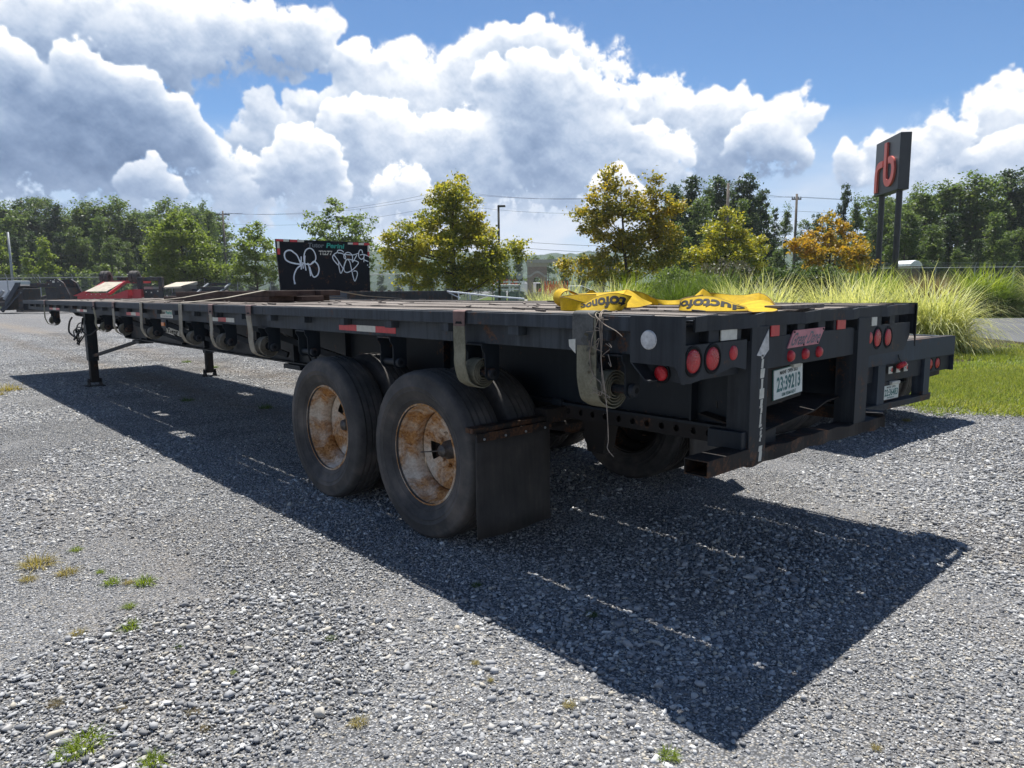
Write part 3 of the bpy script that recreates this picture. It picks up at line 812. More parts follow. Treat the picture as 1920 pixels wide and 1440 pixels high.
# --- main beams: deep at the back, a shallow gooseneck in front
prof = [(.05, 1.228), (.05, .812), (10.66, .805), (10.95, .93), (11.15, 1.02), (13.9, 1.09), (14.45, 1.228)]
for xw in (.78, 1.81):
    mb = MB().prism(prof, 'x', xw - .006, xw + .006)
    for (a, b) in zip(prof[1:-1], prof[2:]):
        mb.bar((xw, a[0], a[1] - .007), (xw, b[0], b[1] - .007), .14, .014)
    mb.bar((xw, .05, 1.222), (xw, 14.4, 1.222), .12, .011)
    b_ = mb.build('main_beam', BEAM, T)
    for ys in (.42, .95, 2.5, 3.9, 4.9, 5.75, 7.3, 8.1, 9.6, 10.6): MB().box(xw - .062, xw - .0065, ys - .006, ys + .006, .814, 1.215).build('stiffener', BEAM, b_)
bx('front_bolster', BEAM, .16, W - .16, 14.50, 14.598, 1.21, 1.334)
mb = MB().box(.0, W, LEN + .001, LEN + .012, 1.19, 1.378); mb.build('front_rail', RAIL, T)
bx('kingpin_plate', SUSP, .80, 1.79, 12.2, 14.2, 1.055, 1.075)
# outrigger braces from beam foot to the side rail (seen as dark diagonals)
for y in (4.25, 5.6, 7.0, 8.55):
    MB().bar((.735, y - .55, .87), (.12, y + .18, 1.20), .05, .05).build('outrigger_brace', BEAM, T)
for y in (9.85, 4.7): bx('beam_bracket', BEAM, .68, .88, y, y + .35, .745, .79)

# --- rear frame
def yb(name, mat, x0, x1, z0, z1, y0, y1, bev=.003, parent=None): return bx(name, mat, x0, x1, y0, y1, z0, z1, bevel=bev, parent=parent)
mb = MB(); n_ = 26; top = []; bot = []
for k in range(n_ + 1):
    xx = .10 + (W - .112) * k / n_
    j = (.006 * math.sin(k * 1.1) + .004 * math.sin(k * 2.3))
    top.append((xx, .004 + j * .5, 1.374 + j * .5 - (.004 if .9 < xx < 1.9 else 0))); bot.append((xx, .004 + j, 1.312 + j * .3))
mb.sheet(bot, top, .012).build('rear_rail', REAR, T)
bx('rear_sill', REAR, .105, W - .105, .058, .070, 1.10, 1.334)
for xx in (.26, .44, .86, 1.05, 1.28, 1.46, 2.03, 2.24): bx('spacer_block', REAR, xx - .04, xx + .04, .0105, .057, 1.262, 1.335, bevel=.003)
# corner caps: a plate folded round the corner, with a sloped pocket for the low side lamp
for sgn, x in ((1, 0.0), (-1, W)):
    X = lambda v: x + sgn * v
    pl = []; pr = .030 if sgn > 0 else .002
    for k in range(7):
        a = R(90) * k / 6; pl.append((X(-pr + .020 - .020 * math.cos(a)), -.012 + .020 - .020 * math.sin(a)))
    outer = [(X(-pr), .222)] + pl + [(X(.012), -.012)]
    lowz = [1.186, 1.183, 1.180, 1.172, 1.160, 1.145, 1.128, 1.113, 1.108]
    MB().sheet([(a, b, z) for (a, b), z in zip(outer, lowz)], [(a, b, 1.381) for a, b in outer], .008).build('corner_cap', REAR, T)
    # pocket: a sloping strip from the cap's lower front edge down to the back, a back plate with the lamp
    mb = MB().sheet([(X(-.028), .222, 1.186), (X(-.028), .150, 1.118), (X(-.028), .128, 1.112)], [(X(.095), .222, 1.186), (X(.095), .150, 1.118), (X(.095), .128, 1.112)], .006)
    mb.sheet([(X(.052), .215, 1.186), (X(.052), .15, 1.12), (X(.045), .03, 1.108)], [(X(.052), .215, 1.3), (X(.052), .15, 1.3), (X(.045), .03, 1.3)], .005)
    mb.build('lamp_pocket', REAR, T)
    lp = MB().lathe([(.0, -sgn * .014), (.022, -sgn * .013), (.031, -sgn * .006), (.031, sgn * .002)], (X(.040), .118, 1.142), 'x', 20).build('side_lamp', RED, T, smooth=True)
    MB().lathe([(.031, 0), (.042, -sgn * .004), (.044, sgn * .004)], (X(.042), .118, 1.142), 'x', 20).build('lamp_ring', DARKINK, lp)
    rf = MB().lathe([(.0, -sgn * .006), (.036, -sgn * .005), (.040, 0)], (X(-.035), .128, 1.284), 'x', 24).build('round_reflector', SCUFF, T)
    MB().box(*sorted((X(-.001), X(.106))), .0, .222, 1.362, 1.374).build('corner_plate', REAR, T)  # top plate added to close a lit slit in the corner's shadow
bx('rear_gap_filler', BEAM, .107, 2.15, .012, .0575, 1.350, 1.358, bevel=0)  # added filler, blocks light behind the rear rail; right end left open
# lamp panels
def lamp(xc, zc, yf, rx, ring=True, parent=T, name='tail_lamp', proud=.008):
    o = MB().lathe([(0, -proud), (rx * .7, -proud * .9), (rx * .95, -proud * .4), (rx, .004)], (xc, yf, zc), 'y', 24).build(name, RED, parent, smooth=True)
    if ring: MB().lathe([(rx, -.001), (rx * 1.13, -.006), (rx * 1.30, -.003), (rx * 1.32, .004)], (xc, yf, zc), 'y', 24).build('lamp_ring', DARKINK, o)
    return o
poly = [(.014, 1.262), (.014, 1.110), (.070, 1.106), (.30, 1.132), (.40, 1.150), (.505, 1.128), (.505, 1.262)]
MB().prism(poly, 'y', -.004, .004).build('lamp_panel', REAR, T)
MB().prism([(W - a, b) for a, b in reversed([(.045, 1.262), (.045, 1.175), (.13, 1.088), (.70, 1.088), (.70, 1.262)])], 'y', .012, .018).build('lamp_panel', REAR, T)
for xc, zc, r in ((.086, 1.196, .050), (.228, 1.197, .050), (.393, 1.210, .033)): lamp(xc, zc, -.0042, r, r > .04)
for xc, zc, r in ((2.025, 1.187, .052), (2.185, 1.183, .052), (1.915, 1.193, .034)): lamp(xc, zc, .0118, r, r > .04)
yb('white_reflector', WHTAPE, .305, .432, 1.266, 1.312, .003, .0095, .001)
yb('white_reflector', WHTAPE, 1.91, 1.985, 1.262, 1.312, .003, .0095, .001)
# centre sill with sign and markers
yb('centre_sill', REAR, .715, 1.695, 1.112, 1.262, .012, .030)
yb('red_reflector', REDTAPE, .735, .815, 1.262, 1.322, .0035, .0095, .001)
yb('red_reflector', REDTAPE, 1.45, 1.555, 1.262, 1.322, .0035, .0095, .001)
sgn_ = MB().prism([(.905, 1.196), (1.235, 1.200), (1.305, 1.282), (.965, 1.280)], 'y', .005, .0115).build('maker_sign', PINK, T)
text_on('lettering', 'Great Dane', GREYINK, sgn_, (.925, .0042, 1.206), (.305, 0, .003), (.050, 0, .062), bold=.012)
for x_, z_ in ((.97, 1.272), (1.285, 1.274), (1.07, 1.2055), (1.225, 1.209)): MB().lathe([(0, -.003), (.0055, -.002), (.006, .002)], (x_, .0045, z_), 'y', 8).build('rivet', DARKINK, sgn_)
for xc in (.945, 1.098, 1.252): lamp(xc, 1.157, .0118, .029, False, T, 'marker_lamp', .020)
# under-ride guard
for (x0, x1) in ((.545, .700), (1.705, 1.868)):
    mb = MB().box(x0, x1, -.006, .004, .700, 1.315)
    mb.box(x0, x0 + .010, .004, .110, .700, 1.25).box(x1 - .010, x1, .004, .110, .700, 1.25)
    mb.build('guard_post', REAR, T, bevel=.002)
arrow = MB()
arrow.prism([(.588, 1.185), (.690, 1.300), (.697, 1.205), (.655, 1.175)], 'y', -.0085, -.0065).build('arrow_head', SCUFF, T)
mb = MB(); r2 = random.Random(4); z = 1.185
while z > .70:
    h = r2.uniform(.008, .05); k = .55 + .45 * math.sin(z * 40)
    w_ = (.046 if z > 1.0 else .036) * (.35 + .65 * r2.random()) ; xc = .642 + (1.185 - z) * .02 + r2.uniform(-.006, .006)
    if r2.random() < (.9 if z > .82 else .45): mb.prism([(xc - w_ / 2, z - h), (xc + w_ / 2 * r2.uniform(.5, 1), z - h + r2.uniform(-.004, .004)), (xc + w_ / 2, z), (xc - w_ / 2 * r2.uniform(.4, 1), z)], 'y', -.0085, -.0065)
    z -= h + r2.uniform(.0, .004)
mb.build('peeling_sticker', WHTAPE, T)['kind'] = 'stuff'
# bumper bar, bent by knocks: a bar swept along a wavy line, right end burst
line = spline([(.545, .050, .708), (.75, .048, .706), (.98, .030, .712), (1.2, .018, .716), (1.45, .030, .702), (1.72, .040, .686), (1.92, .020, .690), (2.03, -.005, .700)], 5)
secs = []
mb = MB(); vs = []; fs = []
for i, p in enumerate(line):
    t = i / (len(line) - 1); hh = .034 + .004 * math.sin(i * 1.3); dd = .052 + .006 * math.sin(i * .9)
    vs += [(p.x, p.y - dd, p.z - hh), (p.x, p.y + dd, p.z - hh), (p.x, p.y + dd * .95, p.z + hh), (p.x, p.y - dd * .95, p.z + hh * .9)]
for i in range(len(line) - 1):
    for q in range(4): fs.append((i * 4 + q, (i + 1) * 4 + q, (i + 1) * 4 + (q + 1) % 4, i * 4 + (q + 1) % 4))
fs += [(3, 2, 1, 0), tuple(len(vs) - 4 + q for q in range(4))]
mb.add(vs, fs).build('bumper_bar', SUSP, T)
e = line[-1]
MB().sheet([(e.x - .03, e.y - .05, .735), (e.x + .05, e.y - .02, .742), (e.x + .075, e.y + .03, .728)], [(e.x - .03, e.y + .06, .728), (e.x + .03, e.y + .08, .742), (e.x + .06, e.y + .07, .735)], .02).build('torn_bumper_end', SUSP, T)
mb = MB(); a_, b_, t_ = (.20, .545), (-.015, .105), .006     # hollow stub on the left, open at its end
mb.box(*a_, *b_, .690, .690 + t_).box(*a_, *b_, .762 - t_, .762).box(*a_, b_[0], b_[0] + t_, .696, .756).box(*a_, b_[1] - t_, b_[1], .696, .756)
mb.build('bumper_stub', SUSP, T)
MB().box(.50, .548, .005, .18, .755, .84).build('stub_gusset', BEAM, T, bevel=.004)
MB().sheet([(.70, .03, .800), (1.05, .05, .815), (1.35, .06, .832), (1.52, .07, .862), (1.70, .08, .865)], [(.70, .36, .860), (1.05, .36, .862), (1.35, .36, .866), (1.52, .36, .872), (1.70, .36, .872)], .008).build('guard_web', SUSP, T)
# number plate on its tilted board
def tilted(o, deg, piv):
    M = Matrix.Translation(piv) @ Matrix.Rotation(R(deg), 4, 'Y') @ Matrix.Translation(-Vector(piv))
    for q in [o] + list(o.children): q.data.transform(M)
brd = MB().box(.80, 1.17, .060, .066, .925, 1.125).build('plate_board', SUSP, T)
pl_ = MB().box(.868, 1.165, .050, .0545, .948, 1.093).build('number_plate', PLATE, brd, bevel=.001)
ed = MB().box(.866, 1.167, .0546, .0575, .945, 1.096).build('plate_edge', PLATEDGE, brd)
lt = [text_on('lettering', 'MAINE  OPEN 2023', DARKINK, brd, (.925, .0492, 1.066), (.185, 0, 0), (0, 0, .019), .02),
      text_on('lettering', '23:39213', GREENINK, brd, (.893, .0492, .981), (.247, 0, 0), (0, 0, .076), .028),
      text_on('lettering', 'SEMI PERMANENT', GREENINK, brd, (.945, .0492, .955), (.150, 0, 0), (0, 0, .018), .02)]
tilted(brd, -3.0, (1.01, .05, 1.1))
bx('plate_lamp', CREAM, 1.045, 1.125, .035, .075, 1.088, 1.113, bevel=.006)
mb = MB()
for xx, rr in ((.80, .030), (1.01, .026)):
    mb.tube([(xx + rr * math.cos(a), .30 + .2 * rr * math.sin(a), .905 + rr * math.sin(a)) for a in [2 * math.pi * k / 16 for k in range(17)]], .004, 5)
mb.build('cable_loop', STEEL, T)

# --- slider box of the suspension, holed strips
def holed(x0, x1, y0, y1, z0, z1, cs, r):
    mb = MB(); zc = (z0 + z1) / 2
    cs = sorted(cs); bounds = [y0] + [(a + b) / 2 for a, b in zip(cs, cs[1:])] + [y1]
    N = 12
    for c, a, b in zip(cs, bounds, bounds[1:]):
        ring, sq = [], []
        for k in range(N):
            t = 2 * math.pi * (k + .5) / N; cy, cz = math.cos(t), math.sin(t); ring.append((c + r * cy, zc + r * cz))
            ky = (b - c) / cy if cy > 1e-6 else ((a - c) / cy if cy < -1e-6 else 1e9); kz = (z1 - zc) / abs(cz) if abs(cz) > 1e-6 else 1e9
            s = min(ky, kz); sq.append((c + s * cy, zc + s * cz))
        for x in (x0, x1):
            vs = [(x, p[0], p[1]) for p in ring + sq]; mb.add(vs, [(k, (k + 1) % N, N + (k + 1) % N, N + k) for k in range(N)])
            for (yy, zz) in ((b, z1), (a, z1), (a, z0), (b, z0)):
                near = sorted(range(N), key=lambda k: (sq[k][0] - yy) ** 2 + (sq[k][1] - zz) ** 2)[:2]
                mb.add([(x, yy, zz), (x, *sq[near[0]]), (x, *sq[near[1]])], [(0, 1, 2)])
        mb.add([(x0, *p) for p in ring] + [(x1, *p) for p in ring], [(k, (k + 1) % N, N + (k + 1) % N, N + k) for k in range(N)])
    mb.box(x0, x1, y0, y1, z0 - .006, z0).box(x0, x1, y0, y1, z1, z1 + .006); return mb
hs = [.306, .396, .500, .593, .688, .785, .883, .983, 1.076, 1.167, 1.27]
for xo in (.715, W - .725):
    s_ = holed(xo, xo + .010, .07, 1.315, .728, .800, hs, .0175).build('holed_rail', SUSP, T)
    holed(xo, xo + .010, 1.40, 4.3, .728, .800, [1.464 + .1 * k for k in range(28)], .0175).build('holed_rail', SUSP, T)
    bx('slider_box', SUSP, *((xo + .04, xo + .11) if xo < 1 else (xo - .1, xo - .03)), .07, 4.3, .725, .806)
    bx('slider_clamp', BEAM, xo - .012, xo + .02, 1.318, 1.392, .690, .830)
bx('end_plate', BEAM, .70, .90, .045, .064, .705, .812)
for y in (1.12, 2.45, 3.75):
    for xo in (.84, 1.75):
        MB().prism([(y - .10, .722), (y + .10, .722), (y + .06, .52), (y - .06, .52)], 'x', xo - .05, xo + .05).build('spring_hanger', SUSP, T)
for y in (1.845, 3.05):
    MB().cyl((.3, y, .512), (W - .3, y, .512), .063, 16).build('axle', SUSP, T)
    for xo in (.78, 1.81):
        mb = MB()
        for k in range(4): mb.sheet([(xo - .04, y - .5 + .12 * k, .60 - .016 * k), (xo - .04, y, .585 - .016 * k), (xo - .04, y + .5 - .12 * k, .60 - .016 * k)], [(xo + .04, y - .5 + .12 * k, .60 - .016 * k), (xo + .04, y, .585 - .016 * k), (xo + .04, y + .5 - .12 * k, .60 - .016 * k)], .012)
        mb.build('leaf_spring', SUSP, T)
bx('air_tank', BEAM, 1.0, 1.6, 2.1, 2.8, .85, 1.1, bevel=.06)

# --- wheels
def tyre_mesh(R_, w, mat):
    h = w / 2; g = []
    g += [(.298 * R_ / .515, -h * .56), (.315 * R_ / .515, -h * .66), (.335 * R_ / .515, -h * .765), (.337 * R_ / .515, -h * .785), (.341 * R_ / .515, -h * .785), (.343 * R_ / .515, -h * .780), (.36 * R_ / .515, -h * .86), (.388 * R_ / .515, -h * .930), (.390 * R_ / .515, -h * .955), (.394 * R_ / .515, -h * .955), (.396 * R_ / .515, -h * .945), (.415 * R_ / .515, -h * .985), (.418 * R_ / .515, -h * 1.0), (.424 * R_ / .515, -h * .985), (.455 * R_ / .515, -h * .955), (.478 * R_ / .515, -h * .90), (.482 * R_ / .515, -h * .905), (.497 * R_ / .515, -h * .83), (.506 * R_ / .515, -h * .74)]
    tr = []
    for c in (-.46, -.16, .16, .46):
        top = R_ * (1 - .010 * abs(c)); tr += [(top, h * (c - .046)), (top - .017, h * (c - .034)), (top - .017, h * (c + .034)), (top, h * (c + .046))]
    g += tr + [(r, -t) for r, t in reversed(g)]
    g += [(.308 * R_ / .515, h * .5), (.308 * R_ / .515, -h * .5), g[0]]
    return MB().lathe(g, (0, 0, 0), 'x', 56).mesh('tyre', mat, True)
TY = tyre_mesh(.515, .282, TYRE)
TY.set_sharp_from_angle(angle=R(50))
def rim_mesh(deep):
    # outer dual: barrel, then the dished disc far inside (deep > 0 towards +x)
    mb = MB().lathe([(.300, -.094), (.311, -.092), (.313, -.084), (.302, -.078), (.292, -.062), (.288, -.030), (.283, -.015), (.262, .004), (.250, .020), (.247, .060), (.252, .085), (.272, .100), (.290, .110), (.300, .118)], (0, 0, 0), 'x', 48)
    return mb.mesh('wheel', RIM, True)
RM = rim_mesh(1)
RM_IN = RM.copy(); RM_IN.materials[0] = SUSP
def disc_mesh():
    # the disc: hub face, slope with five hand holes, edge; holes cut as gaps between quads
    mb = MB(); N = 60; rr = [.060, .100, .118, .198, .247]; tt = [.114, .120, .118, .104, .082]
    vs = [(t, r * math.cos(2 * math.pi * i / N), r * math.sin(2 * math.pi * i / N)) for r, t in zip(rr, tt) for i in range(N)]
    fs = []
    for j in range(4):
        for i in range(N):
            if j == 2 and i % 30 in (6, 7, 8, 9, 10, 11): continue
            k = (i + 1) % N; fs.append((j * N + i, j * N + k, (j + 1) * N + k, (j + 1) * N + i))
    mb.add(vs, fs); return mb.mesh('disc', RIM, False)
DSC = disc_mesh(); DSC_IN = DSC.copy(); DSC_IN.materials[0] = SUSP
HUB = MB().lathe([(0, .026), (.014, .026), (.016, .032), (.034, .034), (.039, .040), (.041, .075), (.058, .080), (.060, .12)], (0, 0, 0), 'x', 20).mesh('hub', STEEL, True)
NUT = MB()
for k in range(10):
    a = 2 * math.pi * (k + .5) / 10; NUT.cyl((.123, .109 * math.cos(a), .109 * math.sin(a)), (.094, .104 * math.cos(a), .104 * math.sin(a)), .013, 6)
NUT = NUT.mesh('wheel_nuts', RIM)
MB_ = MB().cyl((.13, 0, 0), (.195, 0, 0), .20, 24); DRUM = MB_.mesh('brake_drum', SUSP, True)
def wheel(y, x, inner, spin, parent, zc=.508, s=1.0, left=True, tyre=None):
    o = link('wheel', RM_IN if inner else RM, parent, (x, y, zc), (spin, 0, 0 if left != inner else math.pi))
    o.scale = (1, s, s)
    link('tyre', tyre or TY, o)
    link('disc', DSC_IN if inner else DSC, o)
    if not inner:
        link('hub', HUB, o); link('wheel_nuts', NUT, o)['kind'] = 'stuff'
    else: link('brake_drum', DRUM, o)
    return o
for k, y in enumerate((1.845, 3.05)):
    wheel(y, .154, False, (R(-64), R(-14))[k], T); wheel(y, .484, True, .9 + k, T)
    wheel(y, W - .154, False, 1.9 + k, T, left=False); wheel(y, W - .484, True, .3 + k, T, left=False)
# valve stem that sticks out of the rear wheel
MB().tube([(.235, 1.80, .52), (.18, 1.90, .50), (.135, 1.985, .488)], .0045, 6).build('valve_stem', STEEL, T)

# --- mud flaps
for sgn, x in ((1, 0.0), (-1, W)):
    X = lambda v: x + sgn * v
    lo = lambda a, b: (min(X(a), X(b)), max(X(a), X(b)))
    hb = MB()
    hb.box(*lo(-.010, .70), 1.175, 1.205, .722, .752).box(*lo(-.010, .70), 1.208, 1.240, .722, .752)
    hb.build('flap_hanger', SUSP, T, bevel=.003).location.y = .115
    fl = MB(); n_ = 9
    A = [(X(.004 + .56 * k / n_), 1.170 + .006 * math.sin(k * .8), .718) for k in range(n_ + 1)]; rows = []
    for q in range(7):
        t = q / 6; rows.append([(X(.000 + .56 * k / n_ - .006 * t), 1.166 + .012 * math.sin(k * .7 + t * 2) * t - .02 * t * t + .004 * math.sin(k * 2.0), .712 - t * .575) for k in range(n_ + 1)])
    vs = [p for r in rows for p in r]; fs = [(q * (n_ + 1) + k, q * (n_ + 1) + k + 1, (q + 1) * (n_ + 1) + k + 1, (q + 1) * (n_ + 1) + k) for q in range(6) for k in range(n_)]
    fl.add(vs, fs); fo = fl.build('mud_flap', FLAP, T, smooth=True); fo.location.y = .115
    sd = fo.modifiers.new('thick', 'SOLIDIFY'); sd.thickness = .009
    MB().box(*lo(.0, .57), 1.153, 1.159, .676, .722).build('clamp_strip', SUSP, fo)
    for k in range(4): MB().cyl((X(.05 + .155 * k), 1.154, .690), (X(.05 + .155 * k), 1.148, .690), .007, 8).build('bolt', GALV, fo)
    bx('flap_arm', SUSP, *lo(.55, .80), 1.285, 1.39, .705, .79)

# --- landing gear
for x in (.385, 2.205):
    g = MB(); y = 11.36
    g.box(x - .075, x + .075, y - .075, y + .075, .42, 1.22); g.build('landing_leg', BEAM, T, bevel=.008)
    MB().box(x - .058, x + .058, y - .058, y + .058, .07, .45).build('leg_tube', SUSP, T, bevel=.006)
    ft = MB().box(x - .13, x + .13, y - .12, y + .12, .0, .018)
    ft.prism([(y - .09, .018), (y + .09, .018), (y + .06, .13), (y - .06, .13)], 'x', x - .09, x - .078).prism([(y - .09, .018), (y + .09, .018), (y + .06, .13), (y - .06, .13)], 'x', x + .078, x + .09)
    ft.cyl((x - .1, y, .09), (x + .1, y, .09), .016, 8); ft.build('leg_foot', SUSP, T)
    xi = .75 if x < 1 else 1.84
    MB().bar((x, 11.28, .50), (xi, 9.9, .80), .045, .045).build('leg_brace', BEAM, T)
bx('leg_mount', BEAM, .30, 2.29, 11.28, 11.44, 1.0, 1.07)
MB().cyl((.45, 11.40, .93), (2.15, 11.40, .93), .022, 8).build('gear_shaft', SUSP, T)
hz = MB(); r3 = random.Random(9)
for k in range(6):
    cx_, cz_, rr = .27 + r3.uniform(-.04, .06), .88 + r3.uniform(-.10, .10), r3.uniform(.08, .17)
    hz.tube([(cx_ + .3 * rr * math.sin(a), 11.72 + rr * 1.2 * math.cos(a) + .1 * math.sin(2 * a), cz_ + rr * math.sin(a)) for a in [2 * math.pi * q / 20 * (.8 + .02 * k) + k for q in range(21)]], .010, 6)
hz.tube(spline([(.25, 11.9, 1.10), (.26, 12.15, 1.02), (.25, 12.2, .86), (.28, 12.0, .78)], 6), .014, 6)
hz.tube(spline([(.30, 11.4, 1.10), (.24, 11.2, .92), (.3, 11.0, .85), (.45, 10.7, 1.05)], 6), .012, 6)
hz.build('coiled_hoses', HOSE, T, smooth=True)
hz = MB().tube(spline([(.35, 3.75, 1.20), (.33, 3.72, 1.0), (.38, 3.62, .80), (.5, 3.3, .70)], 6), .011, 6)
hz.tube(spline([(.30, 3.85, 1.20), (.30, 3.78, 1.0), (.36, 3.66, .80), (.5, 3.3, .68)], 6), .011, 6)
hz.build('air_hose', HOSE, T, smooth=True)

# --- reflective tape, signs and marker lamp on the left rail
def tapes(y0, y1, cols, z0=1.228, z1=1.262):
    k = len(cols); st_ = (y1 - y0) / k
    for i, c_ in enumerate(cols):
        bx('red_tape' if c_ == 'r' else 'white_tape', REDTAPE if c_ == 'r' else WHTAPE, .0668, .0692, y0 + st_ * i, y0 + st_ * (i + 1) - .002, z0, z1, bevel=0)
tapes(2.12, 2.82, 'rwr', 1.226, 1.266); tapes(4.66, 5.22, 'wrw', 1.226, 1.264); tapes(7.42, 8.0, 'rwr', 1.226, 1.264); tapes(9.99, 10.6, 'wrw'); tapes(11.8, 12.58, 'rwr')
sg = bx('owner_sign', WHTAPE, .0600, .0640, 6.27, 6.67, 1.225, 1.310, bevel=.001)
text_on('lettering', 'Tutor', DARKINK, sg, (.0594, 6.65, 1.264), (0, -.155, 0), (0, 0, .036), .03)
text_on('lettering', 'Perini', TEALINK, sg, (.0594, 6.475, 1.264), (0, -.185, 0), (0, 0, .036), .03)
text_on('lettering', 'CORPORATION', GREYINK, sg, (.0594, 6.63, 1.236), (0, -.33, 0), (0, 0, .014), .02)
am = bx('marker_lamp', AMBER, .055, .085, 6.56, 6.66, 1.135, 1.175, bevel=.006)
MB().box(.068, .090, 6.53, 6.69, 1.115, 1.206).build('lamp_bracket', BEAM, am)
bs = bx('beam_sign', WHTAPE, .766, .7725, 8.17, 8.83, .905, 1.02, bevel=.001)
text_on('lettering', 'Tutor P', DARKINK, bs, (.7648, 8.80, .922), (0, -.58, 0), (0, 0, .085), .03)

# --- winches on the left rail: bracket, capstan
def winch(y, strap):
    b_ = MB(); x0, x1 = .045, .17
    for yy in (y - .075, y + .068):
        b_.prism([(x0, 1.206), (x1, 1.206), (x1, 1.03), (x1 - .02, 1.005), (x0 + .045, 1.005), (x0 + .022, 1.03), (x0 + .022, 1.15), (x0, 1.18)], 'y', yy, yy + .007)
    b_.box(x0, x1, y - .068, y + .068, 1.196, 1.206)
    wb = b_.build('winch', BEAM, T, bevel=.002)
    MB().lathe([(.0, -.108), (.019, -.108), (.029, -.106), (.031, -.084), (.026, -.078), (.020, -.076), (.020, .078), (.030, .080), (.030, .092), (0, .092)], (.105, y, 1.045), 'y', 14).build('capstan', BLACK, wb, smooth=False)
    MB().cyl((.105, y - .1095, 1.045), (.105, y - .107, 1.045), .013, 10).build('bar_hole_shade', DARKINK, wb)  # dark disc on the end, stands in for the shade of an uncut hole
    return wb
WIN = [.40, 1.345, 2.23, 3.37, 4.05, 4.95, 5.76, 7.06, 8.22, 9.15, 12.44]
for y in WIN: winch(y, True)

# ================================================================== straps on the winches (each one a thing)
GS = 'straps wound on the winches along the near rail'
def strap_path(rr, top, sway):
    p = {'hook': [(-.016, 1.300)], 'over': [(.12, 1.390), (.02, 1.388), (-.012, 1.380), (-.016, 1.350)], 'sleeve': [(.10, 1.388), (.03, 1.390), (-.010, 1.384), (-.018, 1.350)]}[top]
    p += [(-.018 + sway * .5, 1.24), (-.020 + sway, 1.16), (-.020 + sway * .6, 1.09)]
    cx_, cz_ = .105, 1.045
    for a in (205, 228, 250, 270): p.append((cx_ + (rr + .028 * max(0, (270 - a) / 65)) * math.cos(R(a)), cz_ + (rr + .002) * math.sin(R(a))))
    return p
def winch_strap(y, mat, rr, top, label, sway=0.0, w=.096, skew=0.0, frayed=False):
    pts = [v for v in spline([(a, 0, b) for a, b in strap_path(rr, top, sway)], 5)]
    n = len(pts); rs = random.Random(int(y * 100))
    A, B = [], []
    for i, p in enumerate(pts):
        t = i / (n - 1); yo = y - .035 + skew * (1 - t); ww = w / 2
        if frayed: ww *= .55 + .3 * abs(math.sin(i * 1.7)) if t < .7 else .9
        A.append((p.x, yo - ww, p.z)); B.append((p.x, yo + ww, p.z))
    mb = MB().sheet(A, B, .0045)
    sp = [(.105 + (.034 + (rr - .034) * k / 72) * math.cos(-k / 72 * 2 * math.pi * 4 - R(90)), 1.045 + (.034 + (rr - .034) * k / 72) * math.sin(-k / 72 * 2 * math.pi * 4 - R(90))) for k in range(73)]
    mb.sheet([(a, y - .035 - w / 2, b) for a, b in sp], [(a, y - .035 + w / 2, b) for a, b in sp], .0036)
    o = mb.build('winch_strap', mat, None, smooth=False)
    tag(o, label, 'strap', GS)
    if top == 'hook':
        h = MB().sheet([(.035, y - .035 + skew - .05, 1.383), (-.004, y - .035 + skew - .05, 1.383), (-.014, y - .035 + skew - .05, 1.378), (-.015, y - .035 + skew - .046, 1.288)],
                       [(.035, y - .035 + skew + .05, 1.383), (-.004, y - .035 + skew + .05, 1.383), (-.014, y - .035 + skew + .05, 1.378), (-.015, y - .035 + skew + .046, 1.288)], .004)
        h.build('flat_hook', HOOK, o)
        MB().prism([(y - .035 + skew - .03, 1.312), (y - .035 + skew + .03, 1.312), (y - .035 + skew + .02, 1.325), (y - .035 + skew - .02, 1.325)], 'x', -.0195, -.0175).build('hook_slot_shade', DARKINK, o)  # dark patch laid on the hook for the shade of an uncut slot
    return o
HOOK = plain('rusty_hook', (.17, .10, .085), .6, .3, .5, .3, 20)
s_ = winch_strap(.50, WEB_OLIVE, .088, 'sleeve', 'broad olive strap with grey wear sleeve nearest the rear corner, beside the dry vine', w=.112, skew=.02)
sl = strap_path(.088, 'sleeve', 0)[:5]; sl = spline([(a - .004, 0, b + .003) for a, b in sl], 5)
MB().sheet([(p.x, .485 + .01 - .061, p.z) for p in sl], [(p.x, .485 + .01 + .061, p.z) for p in sl], .004).build('wear_sleeve', WEB_GREY, s_)
MB().prism([(.535, 1.205), (.572, 1.235), (.575, 1.265), (.535, 1.270)], 'x', -.028, -.0235).build('care_tag', WHTAPE, s_)
winch_strap(1.405, WEB_OLIVE, .082, 'hook', 'olive strap with a flat grey hook above the rearmost wheel', skew=.015, sway=.004)
winch_strap(4.13, WEB_PALE, .088, 'hook', 'pale strap with brown hook ahead of the forward wheel, long slanting tail', sway=.010, skew=.05)
winch_strap(5.02, WEB_PALE, .078, 'hook', 'frayed ragged pale strap beside a white red white tape', sway=.006, frayed=True)
for y, ex, dy, lab in ((5.82, 1.02, .05, 'tan strap rising from beside the owner sign over the brown timbers, nearer one'), (7.12, .98, .05, 'tan strap rising ahead of the owner sign over the brown timbers, farther one')):
    o = winch_strap(y, WEB_PALE, .070, 'over', lab)
    a0 = [(-.012, y - .083, 1.388), (.05, y - .083, 1.392), (.45, y - .08 + dy * .4, 1.432), (.845, y - .08 + dy, 1.500), (.875, y - .08 + dy, 1.5035), (1.3, y - .08 + dy, 1.503), (1.66, y - .08 + dy, 1.502), (1.70, y - .08 + dy, 1.497), (2.1, y - .08 + dy, 1.43), (2.585, y - .08 + dy, 1.392)]
    MB().sheet(a0, [(p[0], p[1] + .096, p[2]) for p in a0], .004).build('strap_run', WEB_PALE, o)
winch_strap(8.28, WEB_PALE, .074, 'hook', 'narrow tan strap on the pair of close winches, the rearward one', sway=.006)
